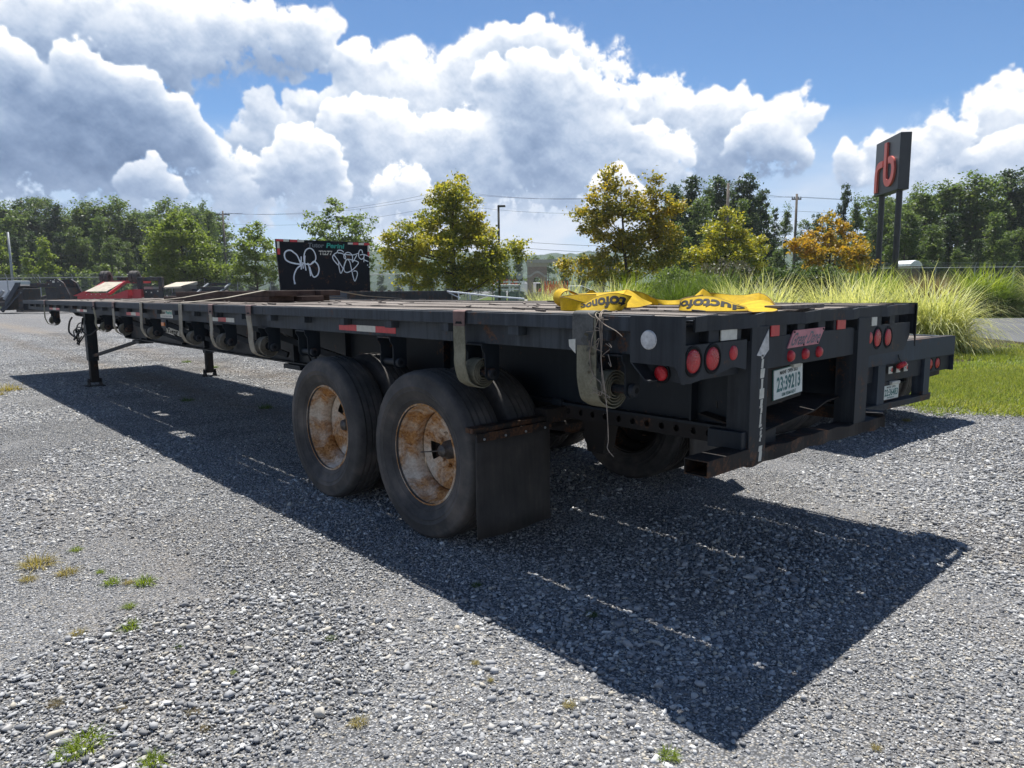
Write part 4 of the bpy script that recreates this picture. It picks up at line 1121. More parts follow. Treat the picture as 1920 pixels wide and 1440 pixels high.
winch_strap(9.21, WEB_OLIVE, .070, 'hook', 'dull strap on the pair of close winches above the leg brace, the forward one', sway=.02, skew=.04)
winch_strap(12.50, WEB_OLIVE, .082, 'hook', 'dull strap on the foremost winch, ahead of the landing legs', sway=-.004, skew=.04)

# --- brown timbers stacked under the two tan straps
WOODB = DIRTY_WOOD
GT = 'brown timbers strapped on the near deck'
tb = [(.87, 5.72, 9.2, 1.383, 1.440, .28, 'broad brown timber at the near edge of the strapped stack, lower layer'),
      (1.18, 5.60, 8.9, 1.383, 1.440, .26, 'brown timber in the middle of the strapped stack, lower layer'),
      (1.46, 5.95, 9.4, 1.383, 1.440, .24, 'brown timber on the far edge of the strapped stack, lower layer'),
      (.88, 5.60, 8.7, 1.4405, 1.4995, .25, 'upper brown timber at the near edge of the stack, under both tan straps'),
      (1.16, 5.74, 9.0, 1.4405, 1.4995, .25, 'upper brown timber in the middle of the stack, under both tan straps'),
      (1.44, 5.66, 8.5, 1.4405, 1.4985, .24, 'upper brown timber on the far edge of the stack, under both tan straps')]
for x, y0, y1, z0, z1, w_, lab in tb:
    tag(MB().box(x, x + w_, y0, y1, z0, z1).build('timber', WOODB, None, bevel=.006), lab, 'timber', GT)
r_ = random.Random(31)
db = MB()
for k in range(130):
    x, y = r_.uniform(.15, 2.45), 14.4 * r_.random() ** 1.3 + .12; s = r_.uniform(.006, .020); a = r_.gauss(1.57, .5)
    if r_.random() < .2: s *= 1.6
    dx, dy = math.cos(a) * s * 1.8, math.sin(a) * s * 1.8
    db.bar((x - dx, y - dy, 1.379 + s * .2), (x + dx, y + dy, 1.379 + s * .25 + r_.uniform(0, .008)), s * .9, s * .5)
tag(db.build('deck_debris', PLANK), 'wood chips and dirt scattered over the near deck', kind='stuff')

# ================================================================== yellow webbing dropped on the rear of the deck
SEAM = plain('strap_seam', (.17, .10, .012), .8)
RIB = {
'L_text':[([0.662,0.998,1.403],[0.693,1.034,1.459]),([0.546,1.034,1.394],[0.561,1.087,1.457]),([0.431,1.042,1.385],[0.459,1.083,1.45]),([0.366,0.991,1.379],[0.387,1.012,1.448]),([0.348,0.925,1.378],[0.362,0.938,1.443]),([0.358,0.874,1.377],[0.384,0.887,1.427]),([0.375,0.831,1.377],[0.429,0.872,1.42]),([0.402,0.793,1.377],[0.466,0.856,1.442]),([0.436,0.761,1.377],[0.504,0.824,1.458]),([0.488,0.741,1.377],[0.57,0.792,1.466]),([0.568,0.75,1.377],[0.661,0.76,1.448])],
'L_curl':[([0.739,1.362,1.388],[0.549,1.128,1.398]),([0.72,1.384,1.414],[0.531,1.148,1.416]),([0.719,1.392,1.446],[0.529,1.154,1.443]),([0.731,1.386,1.478],[0.543,1.147,1.47]),([0.756,1.365,1.492],[0.566,1.127,1.481]),([0.782,1.341,1.487],[0.591,1.102,1.469]),([0.796,1.324,1.467],[0.615,1.076,1.448])],
'L_mid':[([0.563,1.117,1.407],[0.786,1.332,1.455]),([0.612,1.073,1.412],[0.843,1.28,1.46]),([0.668,1.023,1.426],[0.903,1.226,1.464]),([0.729,0.971,1.443],[0.974,1.161,1.468]),([0.867,0.983,1.453],[1.044,1.099,1.48])],
'L_back':[([1.086,1.461,1.427],[1.089,1.464,1.458]),([1.107,1.443,1.43],[1.12,1.441,1.481]),([1.137,1.415,1.426],[1.143,1.416,1.46])],
'L_fold':[([0.935,1.044,1.378],[1.103,1.18,1.47]),([0.967,1.014,1.377],[1.209,1.222,1.481]),([1.043,1.013,1.377],[1.237,1.193,1.462]),([1.155,1.048,1.382],[1.273,1.153,1.425]),([1.311,1.111,1.389],[1.399,1.168,1.395])],
'L_link':[([1.395,1.306,1.377],[1.384,1.334,1.475]),([1.482,1.293,1.377],[1.46,1.331,1.467]),([1.56,1.29,1.377],[1.541,1.322,1.448]),([1.602,1.252,1.377],[1.581,1.28,1.419]),([1.655,1.203,1.377],[1.69,1.246,1.405]),([1.671,1.122,1.38],[1.706,1.163,1.411]),([1.6,0.985,1.399],[1.595,0.995,1.434])],
'R_text':[([1.201,0.668,1.409],[1.205,0.672,1.449]),([1.02,0.627,1.396],[1.059,0.64,1.442]),([0.853,0.572,1.383],[0.894,0.598,1.433]),([0.755,0.524,1.378],[0.797,0.548,1.418]),([0.678,0.457,1.377],[0.742,0.492,1.433]),([0.645,0.391,1.377],[0.738,0.442,1.441]),([0.636,0.331,1.377],[0.741,0.385,1.447]),([0.639,0.273,1.377],[0.754,0.332,1.444]),([0.663,0.224,1.377],[0.766,0.277,1.431]),([0.712,0.18,1.377],[0.77,0.215,1.41]),([0.78,0.145,1.378],[0.792,0.164,1.394])],
'R_loop':[([0.916,0.239,1.377],[1.152,0.436,1.389]),([0.66,0.062,1.377],[1.183,0.41,1.403]),([0.668,0.027,1.377],[1.219,0.379,1.415]),([0.696,0.003,1.377],[1.213,0.317,1.42]),([0.735,-0.005,1.378],[1.151,0.235,1.41]),([0.796,0.008,1.382],[1.028,0.139,1.392])],
'R_back':[([1.495,0.811,1.416],[1.496,0.817,1.458]),([1.497,0.738,1.403],[1.546,0.769,1.451]),([1.503,0.662,1.391],[1.604,0.715,1.442]),([1.511,0.585,1.385],[1.662,0.662,1.441]),([1.551,0.549,1.391],[1.699,0.629,1.449]),([1.627,0.549,1.399],[1.727,0.604,1.455])],
'R_end':[([1.663,0.583,1.394],[1.723,0.607,1.452]),([1.552,0.479,1.388],[1.655,0.532,1.443]),([1.392,0.351,1.381],[1.488,0.406,1.421]),([1.13,0.179,1.377],[1.22,0.238,1.395])],
'R_fold':[([1.247,0.767,1.433],[1.366,0.801,1.463]),([1.268,0.747,1.429],[1.382,0.789,1.48]),([1.345,0.746,1.431],[1.389,0.783,1.48]),([1.426,0.739,1.43],[1.417,0.752,1.452])],
}
def ribbon(mb, pairs, th=.0035, n=8):
    a = spline([p[0] for p in pairs], n); b = spline([p[1] for p in pairs], n)
    mb.sheet(a, b, th)
    return MB().tube(a, .0026, 5).tube(b, .0026, 5)
def on_ribbon(pairs, body, i0, i1, v0, v1, side, bold=.035):
    """black print on a ribbon, upside down, so the words run from the far end to the near one"""
    n = 8; a = spline([p[0] for p in pairs], n); b = spline([p[1] for p in pairs], n)
    uv, F = text_geo(body, bold); k0, k1 = i0 * n, i1 * n
    vs = []
    bmx = bmesh.new()
    vv = [bmx.verts.new((u, v, 0)) for u, v in uv]
    for f in F:
        try: bmx.faces.new([vv[i] for i in f])
        except ValueError: pass
    for q in range(1, 40):
        bmesh.ops.bisect_plane(bmx, geom=bmx.verts[:] + bmx.edges[:] + bmx.faces[:], plane_co=(q / 40, 0, 0), plane_no=(1, 0, 0))
    bmx.verts.index_update()
    for w_ in bmx.verts:
        u, v = 1 - w_.co.x, 1 - w_.co.y
        f = k0 + (k1 - k0) * u; i = min(int(f), len(a) - 2); t = f - i
        A = a[i].lerp(a[i + 1], t); B = b[i].lerp(b[i + 1], t); d = (a[i + 1] - a[i]).cross(B - A).normalized() * side
        vs.append(A.lerp(B, v0 + (v1 - v0) * v) + d * .0038)
    fs = [tuple(w_.index for w_ in f.verts) for f in bmx.faces]; bmx.free()
    return MB().add(vs, fs)
for key, lab in (('L', 'yellow printed webbing looped on the deck directly behind the grey wear sleeve'), ('R', 'bright yellow printed webbing lying in loops on the deck above the rear guard post')):
    o = None
    for nm, pr in RIB.items():
        if not nm.startswith(key): continue
        mb = MB(); ed = ribbon(mb, pr)
        if nm.endswith('text'):
            o = mb.build('yellow_strap', YELLOW, None, smooth=False); tag(o, lab, 'strap'); first = pr; ed.build('edge_seam', SEAM, o)
    for nm, pr in RIB.items():
        if nm.startswith(key) and not nm.endswith('text'):
            mb = MB(); ed = ribbon(mb, pr); q = mb.build('strap_loop', YELLOW, o); ed.build('edge_seam', SEAM, q)
    if key == 'L': on_ribbon(first, 'tofonoc', 5.35, 9.8, .16, .84, 1).build('lettering', DARKINK, o)
    else: on_ribbon(first, 'ductofon', 2.9, 9.7, .14, .82, 1).build('lettering', DARKINK, o)
tag(MB().box(.86, 1.32, .02, .11, 1.382, 1.402).build('wood_scrap', PLANK, None, bevel=.003), 'splintered plank end lying on the rear rail under the bright yellow webbing', 'wood scrap')

# --- dead vine hanging over the rail beside the rearmost winch
vn = MB(); rv = random.Random(12)
roots = [[(.16, .50, 1.39), (.04, .44, 1.395), (-.020, .40, 1.37), (-.026, .385, 1.30), (-.02, .39, 1.20), (-.03, .375, 1.12), (-.022, .37, 1.05)],
         [(.12, .47, 1.392), (-.015, .42, 1.38), (-.03, .36, 1.34), (-.035, .30, 1.315), (-.03, .275, 1.29)],
         [(.10, .46, 1.39), (-.018, .40, 1.375), (-.028, .375, 1.28), (-.024, .385, 1.18), (-.03, .36, 1.06), (-.03, .352, .96), (-.026, .35, .84), (-.03, .335, .80), (-.034, .305, .77)],
         [(-.018, .46, 1.30), (-.03, .455, 1.2), (-.028, .425, 1.12), (-.03, .38, 1.08), (-.028, .385, 1.03), (-.03, .43, 1.05)],
         [(-.02, .41, 1.36), (-.032, .43, 1.28), (-.026, .45, 1.2), (-.03, .44, 1.14)],
         [(.08, .50, 1.388), (-.012, .47, 1.386), (-.024, .42, 1.366), (-.03, .34, 1.36)]]
for k, p in enumerate(roots):
    q = [(a + rv.uniform(-.004, .004), b + rv.uniform(-.008, .008), c) for a, b, c in p]
    vn.tube(spline(q, 5), .0034 if k < 3 else .0024, 5, .0016)
for k in range(10):
    y, z = rv.uniform(.34, .46), rv.uniform(1.02, 1.36)
    vn.tube(spline([(-.024, y, z), (-.04, y + rv.uniform(-.05, .05), z + rv.uniform(-.03, .03)), (-.03, y + rv.uniform(-.07, .07), z + rv.uniform(-.06, .04))], 4), .0017, 4)
vo = vn.build('dead_vine', VINE, None, smooth=True); tag(vo, 'dry tangled vine hanging over the rail and the rearmost winch', 'vine')
lf = MB()
for k in range(10):
    y, z = .455 + rv.uniform(-.02, .025), 1.12 + rv.uniform(-.02, .18); s = rv.uniform(.010, .022); a = rv.uniform(0, 6.28)
    lf.add([(-.036, y, z), (-.046, y + s * math.cos(a), z + s * math.sin(a)), (-.04, y + 1.7 * s * math.cos(a + .5), z + 1.7 * s * math.sin(a + .5)), (-.035, y + s * math.cos(a + 1), z + s * math.sin(a + 1))], [(0, 1, 2, 3)])
lf.build('leaves', L_PURPLE, vo)

# ================================================================== the second trailer, a step deck, standing beyond the first
S = thing('step_deck_trailer', 'low black step deck trailer with a tall graffiti headboard, parked just beyond the long flatbed', 'trailer', (4.218, 1.11, 0), R(-4.5))
W2, D2, STEP, L2, UP = 2.51, .915, 10.3, 14.25, 1.462
def b2(name, mat, *a, bevel=.003, parent=None): return MB().box(*a).build(name, mat, parent or S, bevel=bevel)
r_ = random.Random(5)
for (ya, yb_, z, nn) in ((.14, STEP - .01, D2, 14), (STEP + .02, L2 - .02, UP, 14)):
    w0 = (W2 - .20) / nn
    for i in range(nn):
        c = ya + (yb_ - ya) * r_.uniform(.4, .6)
        for a, b in ((ya, c), (c, yb_)):
            zz = z + r_.uniform(-.006, .003); g = r_.uniform(.002, .006)
            MB().box(.10 + i * w0 + g, .10 + (i + 1) * w0 - g, a + .003, b - .003, zz - .038, zz).build('plank', PLANK, S)
for x0, x1 in ((.0, .09), (W2 - .09, W2)):
    b2('side_rail', BLUEBLACK, x0, x1, .13, STEP, D2 - .19, D2 + .004)
    b2('upper_rail', BLUEBLACK, x0, x1, STEP, L2, UP - .16, UP + .004)
b2('rear_rail', BLUEBLACK, 0, W2, 0, .12, .712, D2 + .006, bevel=.006)
b2('rail_lip', SUSP, .0, W2, .002, .118, D2 + .0065, D2 + .010, bevel=0)
b2('step_face', BLACK, .0, W2, STEP - .012, STEP - .001, D2 - .1, UP + .006)
b2('step_lip', REAR, .0, W2 * .56, STEP - .03, STEP - .013, UP - .045, UP + .006)
for k in range(30): b2('cross_member', BEAM, .1, W2 - .1, .4 + k * .33, .408 + k * .33, D2 - .13, D2 - .045, bevel=0)
for x in (.75, 1.75):
    b2('main_beam', BEAM, x - .006, x + .006, .2, STEP, .45, D2 - .14); b2('beam_flange', BEAM, x - .07, x + .07, .2, STEP, .438, .45)
    b2('upper_beam', BEAM, x - .06, x + .06, STEP, L2, 1.1, UP - .165)
# rear guard and lamp panels
for x0, x1 in ((.700, .850), (1.745, 1.885)):
    MB().box(x0, x1, .0, .012, .30, .712).box(x0, x0 + .01, .012, .12, .30, .712).box(x1 - .01, x1, .012, .12, .30, .712).build('guard_post', BLUEBLACK, S)
mb = MB().box(.35, 1.9, -.01, .11, .262, .325)
mb.prism([(1.9, -.01), (2.02, .03), (2.03, .11), (1.9, .11)], 'z', .268, .322); mb.build('bumper_bar', BLACK, S, bevel=.004)
b2('lamp_panel', REAR, .875, 1.742, .035, .045, .535, .708)
b2('side_lamp_panel', REAR, 1.90, W2 - .012, .045, .055, .545, .71)
b2('side_lamp_panel', REAR, .02, .69, .045, .055, .545, .71)
b2('corner_plate', BLUEBLACK, W2 - .010, W2, .002, .16, .535, .711); b2('corner_plate', BLUEBLACK, 0, .010, .002, .16, .535, .711)
MB().prism([(1.89, .545), (2.26, .545), (2.26, .50), (1.89, .49)], 'y', .05, .15).build('panel_foot', SUSP, S)
for xc in (1.995, 2.185, .2, .42): lamp(xc, .632, .045, .058, True, S)
for xc in (.985, 1.155, 1.325):
    lm = lamp(xc + .03, .648, .034, .030, False, S, 'marker_lamp', .024)
    MB().prism([(xc - .055, .615), (xc + .03, .615), (xc + .03, .628), (xc, .633), (xc, .668), (xc + .03, .673), (xc + .03, .686), (xc - .055, .686)], 'y', .004, .0095).build('lamp_bracket', CREAM, lm)
    MB().cyl((xc - .025, .0035, .65), (xc - .025, .002, .65), .006, 8).build('screw', DARKINK, lm)
hl = MB().lathe([(0, -.02), (.045, -.016), (.055, 0), (.05, .022), (.03, .03)], (0, 0, 0), 'y', 20).build('hanging_lamp', RED, S, smooth=True)
hl.location = (1.13, -.03, .688); hl.rotation_euler = (R(62), R(20), R(28))
MB().tube(spline([(1.10, -.004, .80), (1.105, -.012, .76), (1.12, -.025, .73), (1.125, -.03, .70)], 5), .004, 5).build('lamp_wire', DARKINK, S)
pb = b2('plate_board', BLACK, .875, 1.22, .030, .036, .34, .53)
pp = b2('number_plate', PLATE, .890, 1.215, .0225, .027, .352, .492, bevel=.001)
text_on('lettering', 'MAINE  OPEN', DARKINK, pp, (.95, .0216, .466), (.19, 0, 0), (0, 0, .018), .02)
text_on('lettering', '22:36483', GREENINK, pp, (.908, .0216, .385), (.288, 0, 0), (0, 0, .072), .03)
text_on('lettering', 'SEMI PERMANENT', GREENINK, pp, (.965, .0216, .361), (.16, 0, 0), (0, 0, .015), .02)
MB().box(1.02, 1.20, .0, .045, .497, .53).build('plate_lamp', CREAM, S, bevel=.008)
# wheels
TY2 = tyre_mesh(.43, .27, TYRE)
for y in (.80, 2.0):
    MB().cyl((.3, y, .425), (W2 - .3, y, .425), .06, 12).build('axle', SUSP, S)
    for x, inn, lf_ in ((.15, 0, 1), (.47, 1, 1), (W2 - .47, 1, 0), (W2 - .15, 0, 0)): wheel(y, x, bool(inn), x + y, S, .425, .835, bool(lf_), TY2)
for w_ in [o for o in S.children if o.name.startswith('wheel')]:
    for ch in w_.children:
        if ch.name.startswith('tyre'): ch.scale = (1, 1 / .835, 1 / .835)
for x in (.4, W2 - .4): b2('landing_leg', BEAM, x - .07, x + .07, 11.2, 11.34, .02, 1.3, bevel=.006)
# headboard
hb = MB().add([(.09, L2 - .06, UP), (W2, L2 - .06, UP), (W2 - .005, L2 - .06, 2.745), (.02, L2 - .06, 2.755), (.09, L2, UP), (W2, L2, UP), (W2 - .005, L2, 2.745), (.02, L2, 2.755)],
              [(0, 1, 2, 3), (7, 6, 5, 4), (0, 4, 5, 1), (1, 5, 6, 2), (2, 6, 7, 3), (3, 7, 4, 0)]).build('headboard', HEAD, S)
def HP(X_, Y_):        # a place on the headboard's face, from the left and top edges
    v = 1 - (Y_ - 75 - 40 * (X_ - 85) / 1600) / 925
    xl = .02 + .07 * (1 - v)
    u = (X_ - 85 - 45 * (1 - v)) / 1610
    return (xl + u * (W2 - xl), UP + v * (2.75 - UP))
def flat(pts2, w_, y=L2 - .0635, n=6, wob=0):
    P = spline([(*HP(a, b), 0) for a, b in pts2], n); A, B = [], []
    for i, p in enumerate(P):
        d = (P[min(i + 1, len(P) - 1)] - P[max(i - 1, 0)]).normalized(); nn_ = Vector((-d.y, d.x, 0)) * w_ / 2
        A.append((p.x - nn_.x, y, p.y - nn_.y)); B.append((p.x + nn_.x, y, p.y + nn_.y))
    return A, B
strokes = [([(365, 300), (330, 272), (280, 268), (230, 300), (215, 360), (235, 430), (300, 475), (390, 500), (485, 515)], .036), ([(365, 300), (420, 350), (455, 430), (478, 505)], .032),
           ([(485, 530), (420, 580), (375, 660), (355, 750), (368, 855)], .034), ([(492, 375), (485, 605)], .03), ([(512, 480), (520, 590)], .028), ([(556, 360), (546, 480), (566, 625)], .032),
           ([(540, 480), (538, 370), (570, 270), (635, 230), (695, 262), (735, 350), (735, 430), (690, 490), (620, 520), (540, 500)], .030),
           ([(590, 495), (640, 520), (705, 465), (762, 510), (790, 600), (768, 700), (705, 745), (662, 690), (628, 560)], .034), ([(605, 500), (625, 600), (642, 725)], .032), ([(468, 440), (500, 525), (545, 470)], .026),
           ([(1235, 300), (1190, 266), (1130, 268), (1118, 300), (1060, 340), (1035, 390), (1060, 450), (1130, 535)], .026), ([(1060, 350), (1130, 450), (1220, 600)], .024), ([(1140, 470), (1150, 590), (1178, 685), (1220, 610), (1270, 470), (1290, 430)], .024),
           ([(1128, 312), (1200, 322), (1258, 362), (1268, 420), (1242, 405), (1242, 345), (1300, 304), (1360, 322), (1395, 385), (1395, 485), (1475, 350)], .024), ([(1250, 340), (1400, 350), (1500, 322)], .022),
           ([(1282, 430), (1240, 540), (1242, 640), (1300, 672), (1400, 622), (1500, 512), (1478, 470), (1400, 448), (1300, 428), (1342, 475), (1380, 640), (1412, 775), (1440, 835), (1480, 740), (1482, 672), (1445, 645), (1410, 655)], .024),
           ([(1580, 320), (1570, 272), (1540, 255), (1510, 300), (1510, 385), (1560, 432), (1602, 400), (1606, 342), (1530, 352)], .024), ([(1606, 335), (1606, 485)], .022), ([(1612, 342), (1700, 378)], .022), ([(1612, 442), (1692, 477)], .022),
           ([(1672, 535), (1686, 550)], .03), ([(1706, 570), (1712, 590)], .024), ([(363, 830), (370, 862)], .045)]
for i, (p, w_) in enumerate(strokes):
    A, B = flat(p, w_, L2 - .0625 - .0006 * (i % 9)); MB().sheet(A, B).build('graffiti_stroke', WHITEINK, hb)
def words_on(body, X0, Y0, X1, Y1, hgt, mat, bold, shear=0):
    a = HP(X0, Y0); b = HP(X1, Y1)
    return text_on('lettering', body, mat, hb, (a[0], L2 - .0622, a[1]), (b[0] - a[0], 0, b[1] - a[1]), (0, 0, hgt), bold, shear)
words_on('Tutor', 615, 212, 890, 222, .115, GREYINK, .035, .15)
words_on('Perini', 925, 222, 1250, 240, .125, TEALINK, .035, .15)
words_on('TI277', 795, 350, 1035, 356, .112, WHTAPE, .03)
MB().box(HP(790, 300)[0], HP(1045, 300)[0], L2 - .0632, L2 - .0626, HP(900, 317)[1], HP(900, 305)[1]).build('stencil_gap', HEAD, hb)
for X0, X1, Y0, Y1, c in ((90, 208, 78, 112, 'r'), (210, 300, 80, 118, 'w'), (318, 436, 82, 122, 'r'), (440, 548, 86, 122, 'w'), (1310, 1400, 124, 158, 'w'), (1404, 1504, 122, 164, 'r'), (1508, 1606, 128, 168, 'w'), (1610, 1708, 130, 172, 'r'),
                          (104, 142, 116, 232, 'w'), (104, 148, 236, 340, 'r'), (1676, 1708, 176, 290, 'w'), (1678, 1710, 292, 372, 'r')):
    p = [HP(X0, Y1), HP(X1, Y1), HP(X1, Y0), HP(X0, Y0)]
    MB().prism(p, 'y', L2 - .0630, L2 - .0605).build('red_tape' if c == 'r' else 'white_tape', REDTAPE if c == 'r' else WHTAPE, hb)
# rubbish on the raised deck, and a sloping pipe rail down its right side
MB().tube([(2.40, 10.28, 1.45), (2.75, 9.75, 1.385), (3.02, 9.3, 1.33), (3.25, 8.6, 1.28)], .018, 8).build('pipe_rail', PIPE, S)
for x, y, z in ((2.55, 10.05, 1.425), (2.70, 9.82, 1.395)): MB().tube([(x, y, z), (x, y, .93 if x < 2.5 else 1.10)], .014, 6).build('rail_post', PIPE, S)
MB().tube([(2.42, 10.27, 1.43), (2.56, 10.0, 1.30)], .012, 6).build('rail_stay', PIPE, S)
mb = MB()
for k in range(26):
    x, y = r_.uniform(.1, 2.2), r_.uniform(10.4, 13.8); s = r_.uniform(.012, .04); a = r_.uniform(0, 3)
    mb.bar((x, y, UP + .004 + s * .3), (x + 2 * s * math.cos(a), y + 2 * s * math.sin(a), UP + .004 + s * .4), s, s * .6)
tag(mb.build('deck_litter', DIRTY_WOOD, S), kind='stuff')

# ================================================================== trees
FACE = -math.atan2(FX, FY)              # local x runs to the right along the rows of the site, local y away
def leaves(rng, cen, rad, per, size, flat=.65):
    n = len(cen) * per
    c = np.repeat(cen, per, 0); r = np.repeat(rad, per)
    P = c + rng.normal(0, .52, (n, 3)) * r[:, None] * np.array([1, 1, flat])
    a = rng.normal(0, 1, (n, 3)); a /= np.linalg.norm(a, axis=1, keepdims=True)
    nrm = rng.normal(0, .7, (n, 3)) + np.array([0, 0, .75]); b = np.cross(nrm, a); b /= np.linalg.norm(b, axis=1, keepdims=True) + 1e-9
    a = np.cross(b, nrm); a /= np.linalg.norm(a, axis=1, keepdims=True) + 1e-9
    s = size * rng.uniform(.6, 1.3, (n, 1)); w = s * rng.uniform(.55, .85, (n, 1))
    cup = np.cross(a, b) * s * rng.uniform(-.2, .25, (n, 1))
    V = np.stack([P - a * s * .5, P + b * w * .5 + cup, P + a * s * .5, P - b * w * .5 + cup], 1).reshape(-1, 3)
    F = np.arange(n * 4).reshape(-1, 4); return V, F
def lobes_clusters(rng, lobes, dens, rc):
    cen, rad = [], []
    for (x, z, rx, rz) in lobes:
        ry = (rx * .9 + .2); k = max(5, int(dens * (rx * ry + rx * rz + ry * rz)))
        d = rng.normal(0, 1, (k, 3)); d /= np.linalg.norm(d, axis=1, keepdims=True); q = rng.uniform(.25, 1.0, (k, 1)) ** .45
        cen.append(np.array([x, rng.uniform(-.2, .2) * rx, z]) + d * q * np.array([rx, ry, rz])); rad.append(rng.uniform(.7, 1.35, k) * rc)
    return np.concatenate(cen), np.concatenate(rad)
def limbs(rng, cen, h, r0, n, lean=.0):
    mb = MB(); top = Vector((lean, 0, h * .86))
    tr = [Vector((0, 0, 0)), Vector((.04, .02, h * .22)), Vector((lean * .4, -.03, h * .5)), top]
    mb.tube(spline(tr, 4), r0, 7, r0 * .22)
    for i in rng.choice(len(cen), min(n, len(cen)), replace=False):
        e = Vector(cen[i]); z0 = max(h * .18, min(e.z - .25 * (abs(e.x) + abs(e.y)) - .2, h * .75)); t = z0 / (h * .86)
        s = Vector((lean * t * .8, 0, z0)); k = s.lerp(e, .5) + Vector((0, 0, -.06 * (e - s).length))
        mb.tube(spline([s, k, e], 3), r0 * (.42 - .25 * t), 5, .012)
    return mb
def tree(name, label, lobes, h, x, y, mat, seed, dens, rc, per, size, r0, group=None, nl=26, lean=0.0):
    rng = np.random.default_rng(seed)
    t = thing(name, label, 'tree', (x, y, 0), FACE, group)
    cen, rad = lobes_clusters(rng, lobes, dens, rc)
    V, F = leaves(rng, cen, rad, per, size)
    link('crown', np_mesh('crown', V, F, mat), t)
    limbs(rng, cen, h, r0, nl, lean).build('trunk', BARK, t, smooth=True)
    return t
tree('maple_tree', 'tall yellow green maple behind the raised deck, fullest of the turning trees', [(0, 5.85, .85, .8), (.15, 5.0, 1.5, .9), (-.35, 4.3, 1.75, .9), (-.1, 3.1, 2.35, 1.2), (-2.35, 3.5, 1.0, 1.0), (-2.6, 2.7, .7, .6), (2.35, 3.2, 1.05, .45), (1.6, 2.4, 1.1, .7), (-1.7, 2.1, 1.1, .6), (.6, 2.0, 1.3, .6), (1.2, 4.0, .9, .6)], 6.6, 17.9, 24.3, L_YELLOW, 1, 9.5, .33, 78, .135, .14)
tree('maple_tree', 'open orange and gold maple above the first yellow strap', [(-.65, 6.1, .4, .55), (-.6, 5.2, 1.05, .8), (1.15, 5.6, .35, .6), (1.75, 4.9, .75, .45), (-1.55, 4.4, .8, .65), (0, 4.0, 1.75, 1.0), (1.4, 3.8, .9, .8), (-.2, 2.5, 1.9, .85), (-2.3, 2.45, .6, .45), (2.0, 2.8, .6, .45), (.6, 4.9, .6, .5)], 6.4, 22.3, 17.9, L_ORANGE, 2, 10.5, .32, 72, .135, .12, lean=-.3)
tree('maple_tree', 'small rounded golden maple in front of the dark pines', [(0, 4.75, .65, .6), (-.1, 4.1, 1.15, .7), (-1.35, 3.2, .8, .5), (1.3, 3.4, .8, .6), (0, 3.0, 1.7, .7), (-.5, 2.2, 1.5, .6), (1.7, 2.4, .5, .35)], 5.0, 30.5, 18.1, L_YELLOW, 3, 9.0, .29, 70, .14, .10)
tree('maple_tree', 'deep orange maple beside the tall sign', [(0, 4.15, .75, .6), (-.9, 3.5, .85, .6), (1.0, 3.4, .8, .5), (0, 2.7, 1.5, .7), (-1.5, 3.3, .4, .25), (1.5, 2.5, .65, .35), (-.6, 1.9, 1.1, .5)], 4.5, 31.4, 13.2, L_DEEPOR, 4, 9.0, .28, 66, .135, .10)
tree('linden_tree', 'broad green tree left of the utility pole behind the fence', [(.2, 7.9, 1.2, .9), (0, 6.5, 2.4, 1.2), (-.5, 5.0, 3.4, 1.3), (.6, 3.6, 3.4, 1.2), (-1.5, 2.9, 2.0, .8)], 8.5, 19.4, 64.6, L_GREEN, 5, 4.2, .50, 60, .24, .17)
tree('linden_tree', 'slim pale green tree right of the utility pole behind the fence', [(0, 6.2, .9, .8), (.2, 5.0, 1.7, 1.0), (0, 3.8, 2.1, 1.0), (-.4, 2.8, 1.9, .7)], 6.6, 22.3, 56.1, L_GREEN, 6, 4.6, .42, 58, .21, .12)
tree('locust_tree', 'airy light green tree rising behind the graffiti headboard', [(-.1, 7.0, .75, .75), (-1.5, 5.9, 1.1, .75), (1.4, 5.9, 1.1, .8), (0, 5.2, 1.9, 1.1), (-1.0, 4.0, 2.0, 1.0), (1.2, 4.2, 1.9, 1.0), (0, 2.8, 2.6, .9)], 7.2, 21.4, 40.7, L_PALE, 7, 4.6, .36, 50, .175, .13)
YG = 'young trees behind the left fence'
for x, y, h, w, lab in ((12.7, 84.2, 7.4, 3.2, 'pointed young tree, tallest beside the grey pole'), (9.6, 90.0, 8.4, 3.4, 'young tree at the very edge behind the white box'), (15.8, 75.4, 4.5, 2.2, 'low young tree above the red trailer'), (13.0, 75.1, 3.9, 1.8, 'small sapling above the black gooseneck'),
                        (13.9, 74.2, 3.7, 1.7, 'small sapling left of the red trailer'), (11.2, 85.3, 5.8, 2.2, 'young tree just right of the grey pole'), (17.4, 76.5, 3.8, 1.8, 'low sapling right of the red trailer')):
    tree('young_tree', lab, [(0, h * .88, w * .14, h * .10), (.05, h * .7, w * .26, h * .14), (-.05, h * .5, w * .38, h * .16), (0, h * .3, w * .44, h * .15)], h, x, y, L_GREEN if h > 5 else L_PALE, int(x * 10), 5.5, .34, 40, .24, .07, YG, 10)

